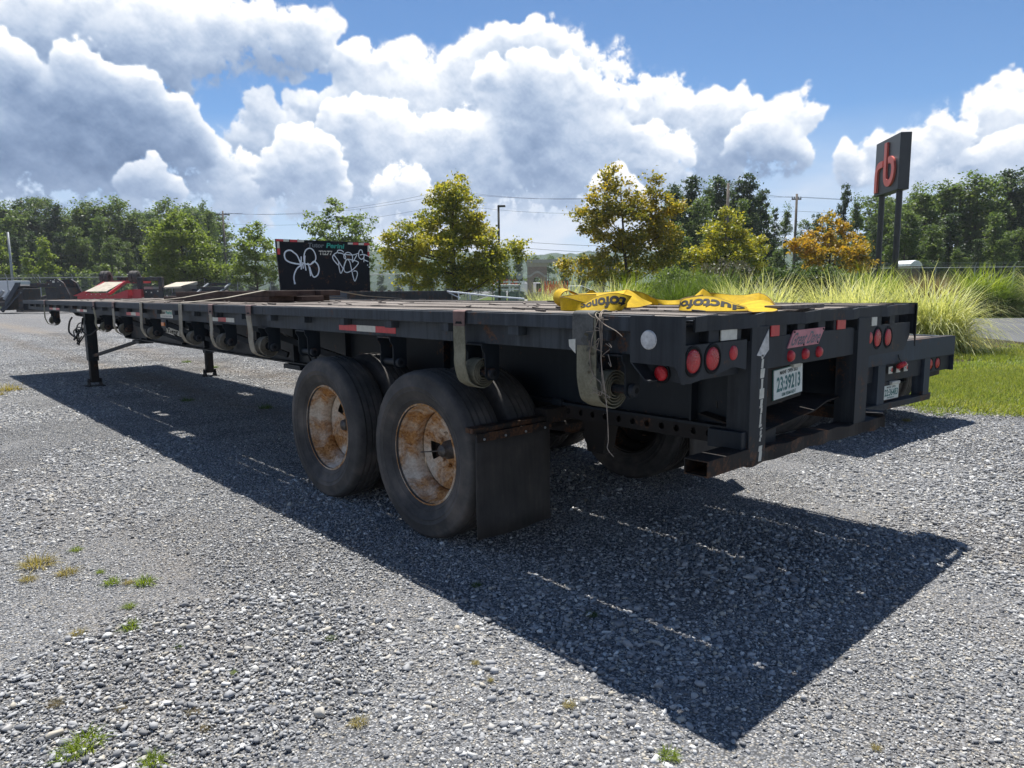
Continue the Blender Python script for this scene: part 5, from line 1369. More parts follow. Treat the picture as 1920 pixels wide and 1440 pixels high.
# forest kinds: one of each is built, the rest are copies with their own size and turn
def kind_tree(kind, seed):
    rng = np.random.default_rng(seed); r = lambda a, b: rng.uniform(a, b)
    if kind == 'broad':
        h = 12.0; lobes = [(r(-1, 1) * (2.6 - 1.9 * q), (.22 + .74 * q) * h + r(-.6, .4), r(.55, 1.25) * (1.25 - .55 * q), r(.45, 1.0)) for q in [k / 19 for k in range(20)]] + [(r(-2.2, 2.2), r(.12, .45) * h, r(.8, 1.6), r(.6, 1.1)) for _ in range(6)]
        args = (L_DARK, 3.1, .52, 42, .25, 34)
    elif kind == 'pine':
        h = 12.0; lobes = [(r(-1.5, 1.5) * (1.15 - k / 13), h * (.30 + .055 * k), r(.9, 1.6) * (1.1 - k / 18), r(.45, .8)) for k in range(12)] + [(r(-.4, .4), h * .95, .8, .6)]
        args = (L_PINE, 4.6, .50, 46, .25, 40)
    else:
        h = 12.0; lobes = [(r(-.25, .25) + (-1) ** k * (1 - k / 17) * .8, h * (.14 + .05 * k), 1.6 * (1 - k / 19.5) + .15, .42) for k in range(18)]
        args = (L_PINE, 6.5, .34, 34, .22, 30)
    mat, dens, rc, per, size, nl = args
    t = thing('forest_tree' if kind == 'broad' else ('pine_tree' if kind == 'pine' else 'spruce_tree'), 'tree', 'tree')
    cen, rad = lobes_clusters(rng, lobes, dens, rc); V, F = leaves(rng, cen, rad, per, size, .6)
    q = h / np.quantile(V[:, 2], .998); V[:, 2] *= q; cen[:, 2] *= q
    link('crown', np_mesh('crown', V, F, mat), t); limbs(rng, cen, h, .17, nl).build('trunk', BARK, t, smooth=True); return t
PROTO = {}
def forest(kind, d, px, top, horizon, wid, label, group, rs):
    v = rs.randrange(3); key = (kind, v)
    s = (px - 960) / 1340 * d; h = 1.49 + (horizon - top) * d / 1340
    if key not in PROTO: PROTO[key] = kind_tree(kind, 200 + v * 7 + len(kind)); o = PROTO[key]
    else: o = dup(PROTO[key])
    x, y = site(d, s); o.location = (x, y, -.05); k = h / 12.0
    o.rotation_euler = (0, 0, rs.uniform(0, 6.28)); o.scale = (k * wid, k * wid, k)
    tag(o, label, 'tree', group)
rs = random.Random(77)
GL, GC, GR = 'trees of the wood on the left', 'trees beyond the gatehouse', 'trees of the wood on the right'
px = -150
while px < 430:
    top = 383 + 8 * math.sin(px * .05) + rs.uniform(-8, 10) + (12 if px > 250 else 0)
    kd = 'pine' if rs.random() < .45 else 'broad'
    forest(kd, rs.uniform(98, 108), px, top, 551, rs.uniform(1.05, 1.35), 'dark pine in the wood behind the left fence' if kd == 'pine' else 'dark leafy tree in the wood behind the left fence', GL, rs); px += rs.uniform(15, 23)
px = -160
while px < 425:
    forest('broad', rs.uniform(114, 122), px, 408 + rs.uniform(-8, 8), 551, rs.uniform(1.5, 1.9), 'dark tree deep inside the left wood', GL, rs); px += rs.uniform(26, 36)
px = -140
while px < 420:
    kd = rs.choice(['broad', 'broad', 'spruce', 'pine'])
    forest(kd, rs.uniform(85, 95), px, rs.choice([rs.uniform(405, 440), rs.uniform(440, 485)]), 551, rs.uniform(.7, 1.15), {'broad': 'shorter leafy tree along the edge of the left wood', 'spruce': 'pointed dark conifer along the edge of the left wood', 'pine': 'short pine along the edge of the left wood'}[kd], GL, rs); px += rs.uniform(17, 32)
forest('broad', 92, 405, 384, 549, .62, 'dark tree topping the wood beside the utility pole', GL, rs)
px = 425
while px < 1130:
    top = 502 if px < 940 else (466 if px < 1000 else 484)
    forest('broad', rs.uniform(125, 150), px, top + rs.uniform(-7, 7), 543, rs.uniform(.95, 1.3), 'distant leafy tree behind the headboard' if px < 760 else 'distant dark tree beyond the stone gatehouse', GC, rs); px += rs.uniform(22, 34)
for px, top, d, w, kd in ((1262, 352, 60, .9, 'pine'), (1290, 338, 62, .95, 'pine'), (1320, 345, 64, .85, 'broad'), (1345, 338, 61, .95, 'pine'), (1372, 345, 63, .95, 'pine'), (1398, 332, 62, .85, 'pine'), (1422, 362, 64, .95, 'pine'), (1306, 375, 59, .9, 'broad'), (1384, 378, 60, .9, 'broad'), (1275, 420, 56, 1.0, 'broad'), (1330, 430, 55, 1.0, 'broad'), (1400, 440, 56, 1.0, 'broad'),
                          (1446, 395, 66, .7, 'spruce'), (1466, 388, 68, .55, 'broad'), (1502, 415, 70, .8, 'broad'), (1522, 405, 72, .7, 'pine'), (1450, 465, 58, 1.1, 'broad'), (1505, 475, 58, 1.0, 'broad'), (1545, 405, 66, .6, 'broad'), (1572, 352, 70, .5, 'pine'), (1596, 372, 68, .6, 'broad'), (1560, 440, 62, 1.0, 'broad'),
                          (1640, 368, 68, 1.12, 'broad'), (1668, 376, 66, 1.12, 'broad'), (1700, 352, 70, 0.96, 'broad'), (1722, 356, 66, 1.20, 'broad'), (1752, 348, 68, 1.20, 'broad'), (1784, 332, 67, 1.28, 'broad'), (1815, 348, 66, 1.28, 'broad'), (1846, 340, 68, 1.28, 'broad'), (1876, 326, 70, 1.12, 'pine'), (1905, 318, 72, 1.20, 'pine'), (1940, 322, 68, 1.28, 'broad'), (1985, 330, 70, 1.28, 'broad'), (2040, 325, 70, 1.28, 'broad'),
                          *[(x, t_, d_, w_, k_) for x, t_, d_, w_, k_ in [(1628 + 27 * q + rs.uniform(-9, 9), rs.choice([rs.uniform(385, 425), rs.uniform(425, 470)]), rs.uniform(55, 63), rs.uniform(.9, 1.35), rs.choice(['broad', 'broad', 'broad', 'pine', 'spruce'])) for q in range(15)]],
                          *[(1630 + 38 * q, 372 + 8 * math.sin(q), 78, 1.7, 'broad') for q in range(11)], *[(1255 + 40 * q, 385 + 10 * (q % 2), 74, 1.4, 'broad') for q in range(5)]):
    where = 'behind the orange maple' if px < 1440 else ('between the maples and the tall sign' if px < 1620 else 'behind the fence right of the tall sign')
    what = {'pine': 'dark pine', 'spruce': 'narrow spire shaped conifer', 'broad': 'dense leafy tree'}[kd] + (', lower and nearer,' if d < 62.5 and top > 400 else '')
    forest(kd, d, px, top, 541 - (px - 960) * .0095, w, what + ' ' + where, GR, rs)
# far wooded hill
nx, ny = 150, 26; rng = np.random.default_rng(8); vs = []
for j in range(ny):
    for i in range(nx):
        d = 520 + j * 16; s = -330 + i * 5.2
        z = 40 * min(1, (j / 11)) ** .8 * (.90 + .06 * math.sin(i * .06) + .04 * math.sin(i * .15 + 1)) + rng.uniform(-1.6, 2.6) * (j > 0) + 4 * math.sin(i * .9) * math.sin(j * 1.3) * .4
        vs.append((*site(d, s), z if j else -1))
MBh = MB().add(vs, [(j * nx + i, j * nx + i + 1, (j + 1) * nx + i + 1, (j + 1) * nx + i) for j in range(ny - 1) for i in range(nx - 1)])
HILL = m_lawn('far_canopy', (.030, .055, .034), (.050, .082, .048), (.075, .108, .058))
o = MBh.build('hill', HILL); o['kind'] = 'structure'

# ================================================================== ornamental grasses and shrubs
def clump_mesh(kind, seed):
    rng = np.random.default_rng(seed)
    if kind == 'yellow': return np_mesh('blades', *blades(rng, 2600, .9, 1.8, .018, .55, .52, 6, 1.7, norm=1.4), G_YELLOW)
    if kind == 'lime': return np_mesh('blades', *blades(rng, 2600, .9, 1.5, .018, .60, .52, 5, 1.6, norm=1.4), G_LIME)
    if kind == 'green': return np_mesh('blades', *blades(rng, 2500, .9, 1.7, .016, .50, .50, 5, 1.4, norm=1.4), G_GREEN)
    return np_mesh('blades', *blades(rng, 2200, .8, 1.5, .014, .40, .55, 4, .6, norm=1.4), G_BROWN)
CM = {}
def clump(kind, x, y, h, w, label, group=None, cat='grass clump', seed=0):
    k = (kind, seed % 2)
    if k not in CM: CM[k] = clump_mesh(kind, 300 + len(CM))
    o = link('grass_clump', CM[k], None, (x, y, 0), (0, 0, seed * 1.7))
    o.scale = (w / 2.1, w / 2.1, h / 1.40); return tag(o, label, cat, group)
GY = 'variegated yellow grasses along the bed'
for i, (x, y, h, w, lab) in enumerate([(15.4, 3.9, 1.62, 2.5, 'pale yellow grass clump spilling over the road edge, end of the row'), (14.6, 4.9, 1.62, 2.2, 'pale yellow grass clump second from the road, in front of the lime clump'), (15.6, 6.0, 1.66, 2.4, 'pale yellow grass clump third from the road, beside the feathery grass'), (14.8, 7.4, 1.60, 2.3, 'pale yellow grass clump fourth from the road, before the dark shrub'),
                                       (15.6, 8.6, 1.60, 2.3, 'pale yellow grass clump right of the tall lime grass'), (14.2, 13.6, 1.60, 1.9, 'pale yellow grass clump left of the first yellow strap'), (14.6, 12.2, 1.62, 1.9, 'pale yellow grass clump just behind the first yellow strap'), (14.3, 15.0, 1.50, 1.6, 'leftmost pale yellow grass clump, at the concrete drive')]):
    clump('yellow', x, y, h, w, lab, GY, seed=i)
clump('lime', 16.6, 13.2, 1.95, 1.9, 'mixed yellow green grass clump under the orange maple', seed=1)
clump('green', 16.4, 11.2, 1.98, 2.2, 'tall bright green grass clump between the two yellow straps', seed=2)
clump('green', 17.3, 10.4, 2.12, 2.2, 'tall bright green grass clump above the second yellow strap', seed=5)
clump('lime', 26.8, 9.4, 2.15, 3.0, 'lime grass mound in front of the sign posts', seed=3)
clump('brown', 29.6, 8.6, 1.95, 3.4, 'brownish feathery grass left of the big green mound', seed=4); clump('brown', 31.5, 9.2, 2.0, 3.2, 'brownish feathery grass below the portable toilet', seed=7)
clump('lime', 37.6, 8.6, 2.25, 4.0, 'big lime green grass mound beyond the road', seed=6)
clump('green', 37.0, 8.2, 1.7, 4.0, 'dark green skirt of grass in front of the big mound beyond the road', seed=8)
clump('yellow', 38.4, 6.0, 1.95, 3.2, 'pale yellow grass clump beyond the road beside the big mound', GY, seed=9)
def shrub(label, x, y, h, w, mat, seed, size=.085):
    rng = np.random.default_rng(seed); t = thing('shrub', label, 'shrub', (x, y, 0), FACE, 'shrubs in the planting bed')
    lobes = [(rng.uniform(-.35, .35) * w, h * rng.uniform(.4, .82), w * rng.uniform(.18, .3), h * rng.uniform(.14, .24)) for _ in range(9)]
    cen, rad = lobes_clusters(rng, lobes, 16, .20); V, F = leaves(rng, cen, rad, 55, size)
    link('foliage', np_mesh('foliage', V, F, mat), t)
    mb = MB()
    for i in rng.choice(len(cen), 16): mb.tube(spline([(0, 0, 0), (cen[i][0] * .4, cen[i][1] * .4, cen[i][2] * .5), tuple(cen[i])], 3), .014, 5, .005)
    mb.build('stem', BARK, t)
shrub('grey green twiggy shrub behind the bright green grass', 20.0, 12.9, 2.35, 3.0, L_PALE, 51)
shrub('dull purple grey shrub under the golden maple', 21.6, 12.4, 2.5, 2.6, L_PURPLE, 52)
shrub('dark green rounded shrub left of the sign posts', 21.8, 10.0, 2.3, 3.0, L_SHRUB, 53)
shrub('leafy green shrub under the orange maple', 19.4, 14.4, 2.1, 2.6, L_SHRUB, 54)
shrub('low dark shrub under the deep orange maple', 25.6, 10.9, 2.2, 2.8, L_DARK, 55)

# ================================================================== tall sign
sx_, sy_ = site(38.6, 19.75)
P = thing('pylon_sign', 'tall black sign with a red letter emblem on two black posts', 'sign', (sx_, sy_, 0), FACE + R(-97))
SW, SH, SD, SZ = 3.2, 2.80, .54, 6.27
MB().box(-SW / 2, SW / 2, 0, SD, SZ, SZ + SH).build('sign_box', SIGNBLK, P, bevel=.02)
for x in (-SW * .36, SW * .36): MB().cyl((x, SD / 2, 0), (x, SD / 2, SZ), .15, 16).build('post', BLACKPOLE, P)
def stroke(pts, w_):
    P_ = spline([(-SW / 2 + SW * u, 0, SZ + SH * v) for u, v in pts], 6); n = len(P_); A, B, A2, B2 = [], [], [], []
    for i, p in enumerate(P_):
        d = (P_[min(i + 1, n - 1)] - P_[max(i - 1, 0)]).normalized(); q = Vector((-d.z, 0, d.x)) * w_ / 2
        A.append(p + q); B.append(p - q)
    return A, B
LW = .34
def emblem(pts):
    A, B = stroke(pts, LW); n = len(A); f = -.10
    vs = [(a.x, f, a.z) for a in A] + [(b.x, f, b.z) for b in B] + [(a.x, .0, a.z) for a in A] + [(b.x, .0, b.z) for b in B]
    fs = []
    for i in range(n - 1): fs += [(i, i + 1, n + i + 1, n + i), (i, 2 * n + i, 2 * n + i + 1, i + 1), (n + i, n + i + 1, 3 * n + i + 1, 3 * n + i)]
    fs += [(0, n, 3 * n, 2 * n), (n - 1, 3 * n - 1, 4 * n - 1, 2 * n - 1)]
    return MB().add(vs, fs)
emblem([(.13, .06), (.13, .20), (.13, .38), (.15, .47), (.21, .535), (.30, .555), (.40, .555)]).build('letter_r', SIGNRED, P)
emblem([(.50, .92), (.50, .75), (.50, .45), (.505, .32), (.55, .21), (.66, .165), (.78, .22), (.835, .37), (.80, .52), (.70, .585), (.62, .575)]).build('letter_b', SIGNRED, P)

# ================================================================== poles and cables
def util_pole(label, d, px, h, arm, mat=POLE, r=.14):
    x, y = site(d, (px - 960) / 1340 * d); t = thing('utility_pole', label, 'utility pole', (x, y, 0), FACE)
    MB().cyl((0, 0, 0), (.02, 0, h), r * 1.15, 10, r * .75).build('shaft', mat, t, smooth=True)
    if arm:
        MB().box(-arm, arm, -.06, .06, h - .55, h - .42).build('crossarm', mat, t)
        mb = MB()
        for q in (-.9, -.45, .45, .9): mb.cyl((arm * q, 0, h - .42), (arm * q, 0, h - .25), .05, 6)
        mb.build('insulators', GALV, t)
    return Vector((x, y, h))
pA = util_pole('thin grey pole standing behind the left fence', 75, 36, 7.8, 0, GALV, .13)
pB = util_pole('wooden utility pole between the two green trees on the left', 95, 433, 11.9, .9)
pM = util_pole('wooden utility pole hidden behind the yellow green maple', 80, 850, 12.4, .9)
pC = util_pole('wooden utility pole standing among the spire conifers', 70, 1484, 10.2, .45)
pD = util_pole('wooden utility pole in front of the dark pines', 58, 1358, 9.6, 0)
x_, y_ = site(110, -120); pL = Vector((x_, y_, 13)); x_, y_ = site(90, 95); pR = Vector((x_, y_, 12))
WIREC = plain('grey_cable', (.10, .105, .11), .6)
def cable(a, b, sag, label, r=.015, n=14):
    pts = [a.lerp(b, k / n) + Vector((0, 0, -sag * 4 * (k / n) * (1 - k / n))) for k in range(n + 1)]
    tag(MB().tube(pts, r, 4).build('overhead_cable', WIREC, None), label, 'cable', 'overhead cables between the poles')
o3 = lambda v, dx, dz: v + Vector((dx * FY, -dx * FX, dz))
for dx, dz, nm in ((-.8, -.25, 'left'), (.8, -.3, 'right'), (0, -1.6, 'lower')):
    w_ = {'left': 'upper cable', 'right': 'second cable', 'lower': 'low hanging cable'}[nm]
    cable(o3(pL, dx, dz), o3(pB, dx, dz), 1.2, w_ + ' over the left wood'); cable(o3(pB, dx, dz), o3(pM, dx, dz), 1.0, w_ + ' over the headboard')
    cable(o3(pM, dx, dz), o3(pD, dx, dz), .9, w_ + ' between the two big maples'); cable(o3(pD, dx, dz), o3(pC, dx, dz), .3, w_ + ' over the golden maple'); cable(o3(pC, dx, dz), o3(pR, dx, dz), .9, w_ + ' over the right wood')
for dz, w_ in ((-4.9, 'thick low cable'), (-5.5, 'lowest cable')): cable(o3(pM, 0, dz), o3(pD, 0, dz), .5, w_ + ' across the gap above the gatehouse', .022)
for (za, zb, w_) in ((10.5, 10.2, 'pale cable high'), (7.6, 7.9, 'pale cable halfway'), (5.9, 6.2, 'pale cable low')):
    x0, y0 = site(82, -75); x1, y1 = site(82, -30); cable(Vector((x0, y0, za)), Vector((x1, y1, zb)), .3, w_ + ' in front of the left wood')
# parking lot lamp
x, y = site(40, -.64); t = thing('lamp_post', 'slim black lamp post with a flat head right of the maple', 'lamp post', (x, y, 0), FACE)
MB().cyl((0, 0, 0), (0, 0, 6.0), .075, 12, .06).build('pole', BLACKPOLE, t, smooth=True)
MB().box(-.05, .38, -.12, .12, 5.93, 6.03).build('lamp_head', BLACKPOLE, t, bevel=.02); MB().cyl((0, 0, 0), (0, 0, .35), .2, 12).build('base', CONCRETE, t)

# ================================================================== fences
def chain_fence(label, d, s0, s1, h, step, screen, arms=True, top_rail=True):
    t = thing('chain_link_fence', label, 'fence', (*site(d, s0), 0), FACE); L = s1 - s0; n = int(L / step)
    pm = MB().cyl((0, 0, 0), (0, 0, h), .045, 8).mesh('post', GALV)
    am_ = MB().tube([(0, 0, h), (0, -.18, h + .30)], .022, 5).mesh('barb_arm', GALV)
    for k in range(n + 1):
        p = link('post', pm, t, (k * step, 0, 0))
        if arms: link('barb_arm', am_, p)
    if top_rail: MB().tube([(0, 0, h - .02), (L, 0, h - .02)], .030, 6).build('top_rail', GALV, t)
    MB().add([(0, .05, .05), (L, .05, .05), (L, .05, h - .05), (0, .05, h - .05)], [(0, 1, 2, 3)]).build('wire_mesh', SCREEN if screen else LINK, t)
    if arms:
        mb = MB()
        for q in (.35, .7, 1.0): mb.tube([(0, -.18 * q, h + .30 * q), (L, -.18 * q, h + .30 * q)], .009, 4)
        mb.build('barbed_wire', GALV, t)
    return t
F1 = chain_fence('long chain link fence behind the parked black and red trailers', 66, -58, -3, 2.95, 3.0, False)
F2 = chain_fence('screened chain link fence with barbed wire on the right beyond the road', 48, 23, 62, 2.62, 2.6, True)
sgf = MB().box(12.2, 13.0, -.04, -.02, 2.05, 2.50).build('fence_sign', WHITE, F2); 
text_on('lettering', 'NO', DARKINK, sgf, (12.42, -.043, 2.28), (.32, 0, 0), (0, 0, .12), .02)
F3 = chain_fence('short chain link panel and post in front of the grey cabinets', 43, -2.4, .55, 1.75, 2.9, False, False)
# white rail fence by the gate
t = thing('rail_fence', 'white three rail fence left of the stone gatehouse', 'fence', (*site(75, -1.6), 0), FACE)
for k in range(3): MB().box(k * 1.45 - .09, k * 1.45 + .09, -.09, .09, 0, 2.35).build('post', WHITE, t)
for z in (1.35, 1.75, 2.12): MB().box(0, 3.2, -.03, .03, z, z + .16).build('rail', WHITE, t)
# orange barrier fences
for lab, d, s0, s1, z0 in (('orange barrier mesh left of the gatehouse', 84, -2.2, .8, 1.9), ('orange barrier mesh on stakes right of the gatehouse', 74, 3.5, 5.8, .9)):
    t = thing('barrier_fence', lab, 'barrier', (*site(d, s0), 0), FACE)
    L = s1 - s0; n = 8
    for k in range(n + 1): MB().box(L * k / n - .05, L * k / n + .05, -.05, .05, 0, z0 + (1.35 if z0 < 1 else .85)).build('stake', ORANGE if z0 < 1 else POLE, t)
    top = [(L * k / 24, .02, z0 + (.95 if z0 < 1 else .62) + .14 * math.sin(k * 1.9)) for k in range(25)]
    MB().sheet([(p[0], .02, z0) for p in top], top, .02).build('mesh', ORANGE, t)
# stop sign seen from behind
t = thing('stop_sign', 'grey back of an octagonal sign left of the gatehouse', 'sign', (*site(72, .85), 0), FACE)
MB().cyl((0, 0, 0), (0, 0, 2.7), .04, 8).build('post', GALV, t)
MB().prism([(.36 * math.cos(R(22.5 + 45 * k)), 2.75 + .36 * math.sin(R(22.5 + 45 * k))) for k in range(8)], 'y', -.07, -.045).build('sign_back', GALV, t)

# ================================================================== stone gatehouse with a canopy
t = thing('gatehouse', 'stone pier with an arched opening under a long flat canopy', 'gatehouse', (*site(80, 1.85), 0), FACE)
def pier(x0, x1, nm):
    zt, zs = 4.05, 2.7
    arch = [(x0 + .62, 1.0)] + [(x0 + .62, 2.25)] + [((x0 + x1) / 2 - .42 * math.cos(R(18 * k)), 2.25 + .55 * math.sin(R(18 * k))) for k in range(1, 10)] + [(x1 - .62, 2.25), (x1 - .62, 1.0)]
    mb = MB()
    mb.box(x0, x0 + .62, 0, 1.6, 0, zt).box(x1 - .62, x1, 0, 1.6, 0, zt)
    xs = [x0 + .62 + (x1 - x0 - 1.24) * k / 10 for k in range(11)]
    cz = lambda x: 2.25 + .55 * math.sqrt(max(0, 1 - ((x - (x0 + x1) / 2) / ((x1 - x0 - 1.24) / 2)) ** 2))
    for a, b in zip(xs, xs[1:]): mb.prism([(a, cz(a)), (b, cz(b)), (b, zt), (a, zt)], 'y', 0, 1.6)
    mb.box(x0 + .62, x1 - .62, 0, 1.6, 0, 1.0)
    w_ = mb.build('pier', BRICK, t)
    A, B = [], []
    for k in range(17):
        x = x0 - .06 + (x1 - x0 + .12) * k / 16; u = (x - (x0 + x1) / 2) / ((x1 - x0) / 2)
        z = 2.72 + .48 * max(0, math.cos(u * 2.0)) ** 1.3
        A.append((x, -.05, z)); B.append((x, -.05, z + .24))
    MB().sheet(A, B, .10).build('arch_band', CONCRETE, w_)
    MB().box(x0 - .1, x1 + .1, -.1, 1.7, zt, zt + .22).box(x0 - .04, x1 + .04, -.04, 1.64, zt - .16, zt).build('capital', CONCRETE, w_)
    MB().box(x0 + .45, x1 - .45, -.12, .3, 1.0, 1.10).build('sill', CONCRETE, w_)
pier(0, 2.15, 'a'); pier(8.0, 10.15, 'b')
MB().prism([(-.35, 4.66), (-.05, 4.27), (10.2, 4.27), (10.5, 4.66)], 'y', -.4, 2.0).build('canopy', CONCRETE, t)
# a white van, a red car and a truck beyond the gate, small and far
def small_vehicle(name, label, cat, d, s, L, hgt, mat, cab):
    v = thing(name, label, cat, (*site(d, s), 0), FACE)
    MB().prism([(0, .35), (L, .35), (L, .9), (L * .86, 1.0), (L * cab, hgt), (L * .06, hgt), (0, .95)], 'y', 0, 1.8).build('body', mat, v, bevel=.08)
    MB().prism([(L * (cab + .02), hgt - .12), (L * .84, 1.02), (L * .5, 1.02), (L * .5, hgt - .12)], 'y', -.012, 1.812).build('window', DARKINK, v)
    for x in (L * .2, L * .8): MB().cyl((x, -.03, .34), (x, .22, .34), .34, 16).build('wheel', TYRE, v); 
    for x in (L * .2, L * .8): MB().cyl((x, 1.58, .34), (x, 1.83, .34), .34, 16).build('wheel', TYRE, v)
    return v
small_vehicle('parked_van', 'white van far beyond the rail fence', 'van', 100, 1.2, 4.6, 2.3, WHITE, .62)
small_vehicle('parked_car', 'red car far behind the gatehouse arch', 'car', 96, 3.6, 4.3, 1.5, TRAILRED, .6)
small_vehicle('parked_truck', 'white pickup far behind the orange maple', 'truck', 92, 6.6, 5.0, 1.8, WHITE, .5)
# grey cabinets behind the short fence
for s_0, w_, lab in ((-1.05, .75, 'grey utility cabinet behind the lamp post, narrower'), (-.15, 1.0, 'grey utility cabinet behind the short fence, wider')):
    t = thing('utility_cabinet', lab, 'cabinet', (*site(45.5, s_0), 0), FACE)
    MB().box(0, w_, 0, .8, .1, 1.25).build('housing', CABINET, t, bevel=.03); MB().prism([(-.04, 1.25), (w_ + .04, 1.25), (w_ * .9, 1.34), (w_ * .1, 1.34)], 'y', -.04, .84).build('lid', CABINET, t)
    MB().box(-.1, w_ + .1, -.1, .9, 0, .1).build('pad', CONCRETE, t)
    MB().box(w_ / 2 - .01, w_ / 2 + .01, -.012, .0, .15, 1.2).build('door_seam', DARKINK, t)
# portable toilet
t = thing('portable_toilet', 'brown portable toilet with a white domed roof behind the right fence', 'toilet', (*site(49.5, 27.3), 0), FACE + R(28))
MB().box(0, 1.15, 0, 1.15, 0, 2.75).build('cabin', TOILET, t, bevel=.03)
MB().box(.20, .95, -.03, .0, .1, 2.6).build('door', TOILET, t); 
for x in (.12, .97): MB().box(x, x + .06, -.05, -.001, .05, 2.72).build('door_post', CREAM, t)
MB().prism([(-.1, 2.75), (1.25, 2.75), (1.2, 2.92), (.9, 3.10), (.57, 3.16), (.25, 3.10), (-.05, 2.92)], 'y', -.10, 1.25).build('roof', WHITE, t)
# ================================================================== equipment parked along the left fence
def rig(name, label, cat, d, px): return thing(name, label, cat, (*site(d, (px - 960) / 1340 * d), 0), FACE)
t = rig('shipping_box', 'white box body behind the fence at the far left edge', 'container', 69, -30)
MB().box(0, 3.5, 0, 2.4, .9, 2.75).build('box_body', WHITE, t, bevel=.03); MB().box(.2, 3.3, .2, 2.2, .5, .88).build('frame', BLACK, t)
for x in (.7, 2.7): MB().cyl((x, .1, .45), (x, .4, .45), .45, 18).build('wheel', TYRE, t)
t = rig('tilt_trailer', 'black tail ramp trailer with pale rollers at the far left', 'trailer', 55, -70)
MB().prism([(3.15, 0.25), (3.35, .1), (4.75, 2.05), (4.85, 2.35), (4.55, 2.35)], 'y', 0, .16).build('ramp_side', BLUEBLACK, t)
MB().prism([(3.15, 0.25), (3.35, .1), (4.75, 2.05), (4.85, 2.35), (4.55, 2.35)], 'y', 2.2, 2.36).build('ramp_side', BLUEBLACK, t)
MB().prism([(3.3, .3), (3.45, .25), (4.75, 2.1), (4.6, 2.2)], 'y', .16, 2.2).build('ramp_deck', BLACK, t)
MB().bar((3.6, -.03, .3), (4.9, -.03, 1.6), .08, .10).build('ramp_strut', BLUEBLACK, t)
MB().box(4.45, 4.95, .2, 2.2, .35, 1.9).build('tail_frame', BLACK, t, bevel=.03)
MB().box(0, 3.6, 0, 2.4, .55, .85).build('deck_frame', BLACK, t); 
for k in range(3): MB().box(.2 + k * 1.1, 1.2 + k * 1.1, .1, 2.3, .855, .90).build('plank', PLANK, t)
for k in range(5): MB().cyl((.9 + .62 * k, .3, 1.05), (1.35 + .62 * k, .5, 1.75), .14, 12).build('roller', GALV, t)
MB().box(.4, 4.0, .8, 2.2, .95, 1.25).build('roller_bed', BLACK, t)
t = rig('gooseneck_trailer', 'black detached gooseneck with a sloping side left of the red trailer', 'trailer', 55, 62)
MB().box(0, 1.9, .3, 1.5, 1.98, 2.28).build('neck_bar', BLACK, t, bevel=.03)
MB().prism([(1.5, 2.55), (2.3, 2.62), (2.75, 2.3), (3.15, 1.4), (3.3, .4), (2.95, .4), (2.8, 1.2), (2.3, 1.95), (1.5, 2.0)], 'y', 0, .18).build('neck_side', BLACK, t)
MB().prism([(1.5, 2.55), (2.3, 2.62), (2.75, 2.3), (3.15, 1.4), (3.3, .4), (2.95, .4), (2.8, 1.2), (2.3, 1.95), (1.5, 2.0)], 'y', 1.7, 1.88).build('neck_side', BLACK, t)
MB().prism([(1.2, 1.95), (2.8, 1.95), (2.95, .5), (1.35, .5)], 'y', .2, 1.68).build('neck_block', BLACK, t)
for k in range(3): MB().tube([(.5 + .2 * k, .5, 2.28), (.2 + .2 * k, .5, 2.7), (-.05 + .2 * k, .6, 2.95)], .025, 5).build('hose', HOSE, t)
for x, z in ((1.8, 2.45), (2.1, 2.5), (2.35, 2.35), (1.62, 2.18), (2.5, 2.1)): MB().box(x, x + .07, -.012, .0, z, z + .05).build('sticker', WHTAPE, t)
MB().box(1.95, 2.12, -.014, .0, 2.3, 2.46).build('plate', WHTAPE, t)
t = rig('lowboy_trailer', 'bright red lowboy trailer with a sloping pale deck and tyres', 'trailer', 55, 146)
MB().prism([(.3, 1.25), (3.1, 1.25), (4.0, 1.55), (4.2, 1.2), (4.2, .7), (.3, .7)], 'y', 0, .5).build('frame', TRAILRED, t)
MB().add([(.9, .0, 1.62), (2.55, .0, 1.62), (3.05, 1.6, 2.35), (1.6, 1.6, 2.35)], [(0, 1, 2, 3)]).build('pale_deck', TAN, t)
MB().bar((.85, -.05, 1.40), (1.55, 1.6, 2.30), .14, .16).build('side_beam', TRAILRED, t); MB().bar((2.75, -.05, 1.40), (3.2, 1.6, 2.32), .14, .20).build('side_beam', TRAILRED, t)
MB().box(.7, 2.75, -.10, .0, 1.28, 1.5).build('cross_beam', TRAILRED, t); MB().prism([(0, 1.30), (.9, 1.65), (.9, 1.25)], 'y', -.05, .4).build('wing', TRAILRED, t)
MB().prism([(2.9, 1.28), (4.2, 1.72), (4.25, 1.25)], 'y', -.08, .6).build('wing', TRAILRED, t); MB().prism([(4.25, 1.0), (4.35, 1.75), (4.95, 1.75), (5.0, 1.0)], 'y', .4, 1.2).build('fender', TRAILRED, t)
for k in range(4): MB().cyl((1.1 + .35 * k, -.11, 1.39), (1.1 + .35 * k, -.125, 1.39), .03, 8).build('reflector', WHTAPE, t)
MB().box(1.4, 4.0, 2.2, 4.0, 2.25, 2.45).build('axle_frame', TRAILRED, t)
for x in (1.55, 3.85):
    for dx in (-.16, .16): MB().lathe([(.22, -.14), (.44, -.15), (.50, -.10), (.50, .10), (.44, .15), (.22, .14)], (x + dx - .3, 2.4, 2.72), 'x', 24).build('tyre', TYRE, t, smooth=True)
for x, z in ((2.2, 2.62), (2.6, 2.6), (3.2, 2.66)): MB().box(x, x + .3, 2.3, 2.6, 2.45, z + .1).build('valve_box', BLACK, t)
t = rig('deck_trailer', 'black trailer with a tan deck and a tall black hitch right of the red one', 'trailer', 56, 245)
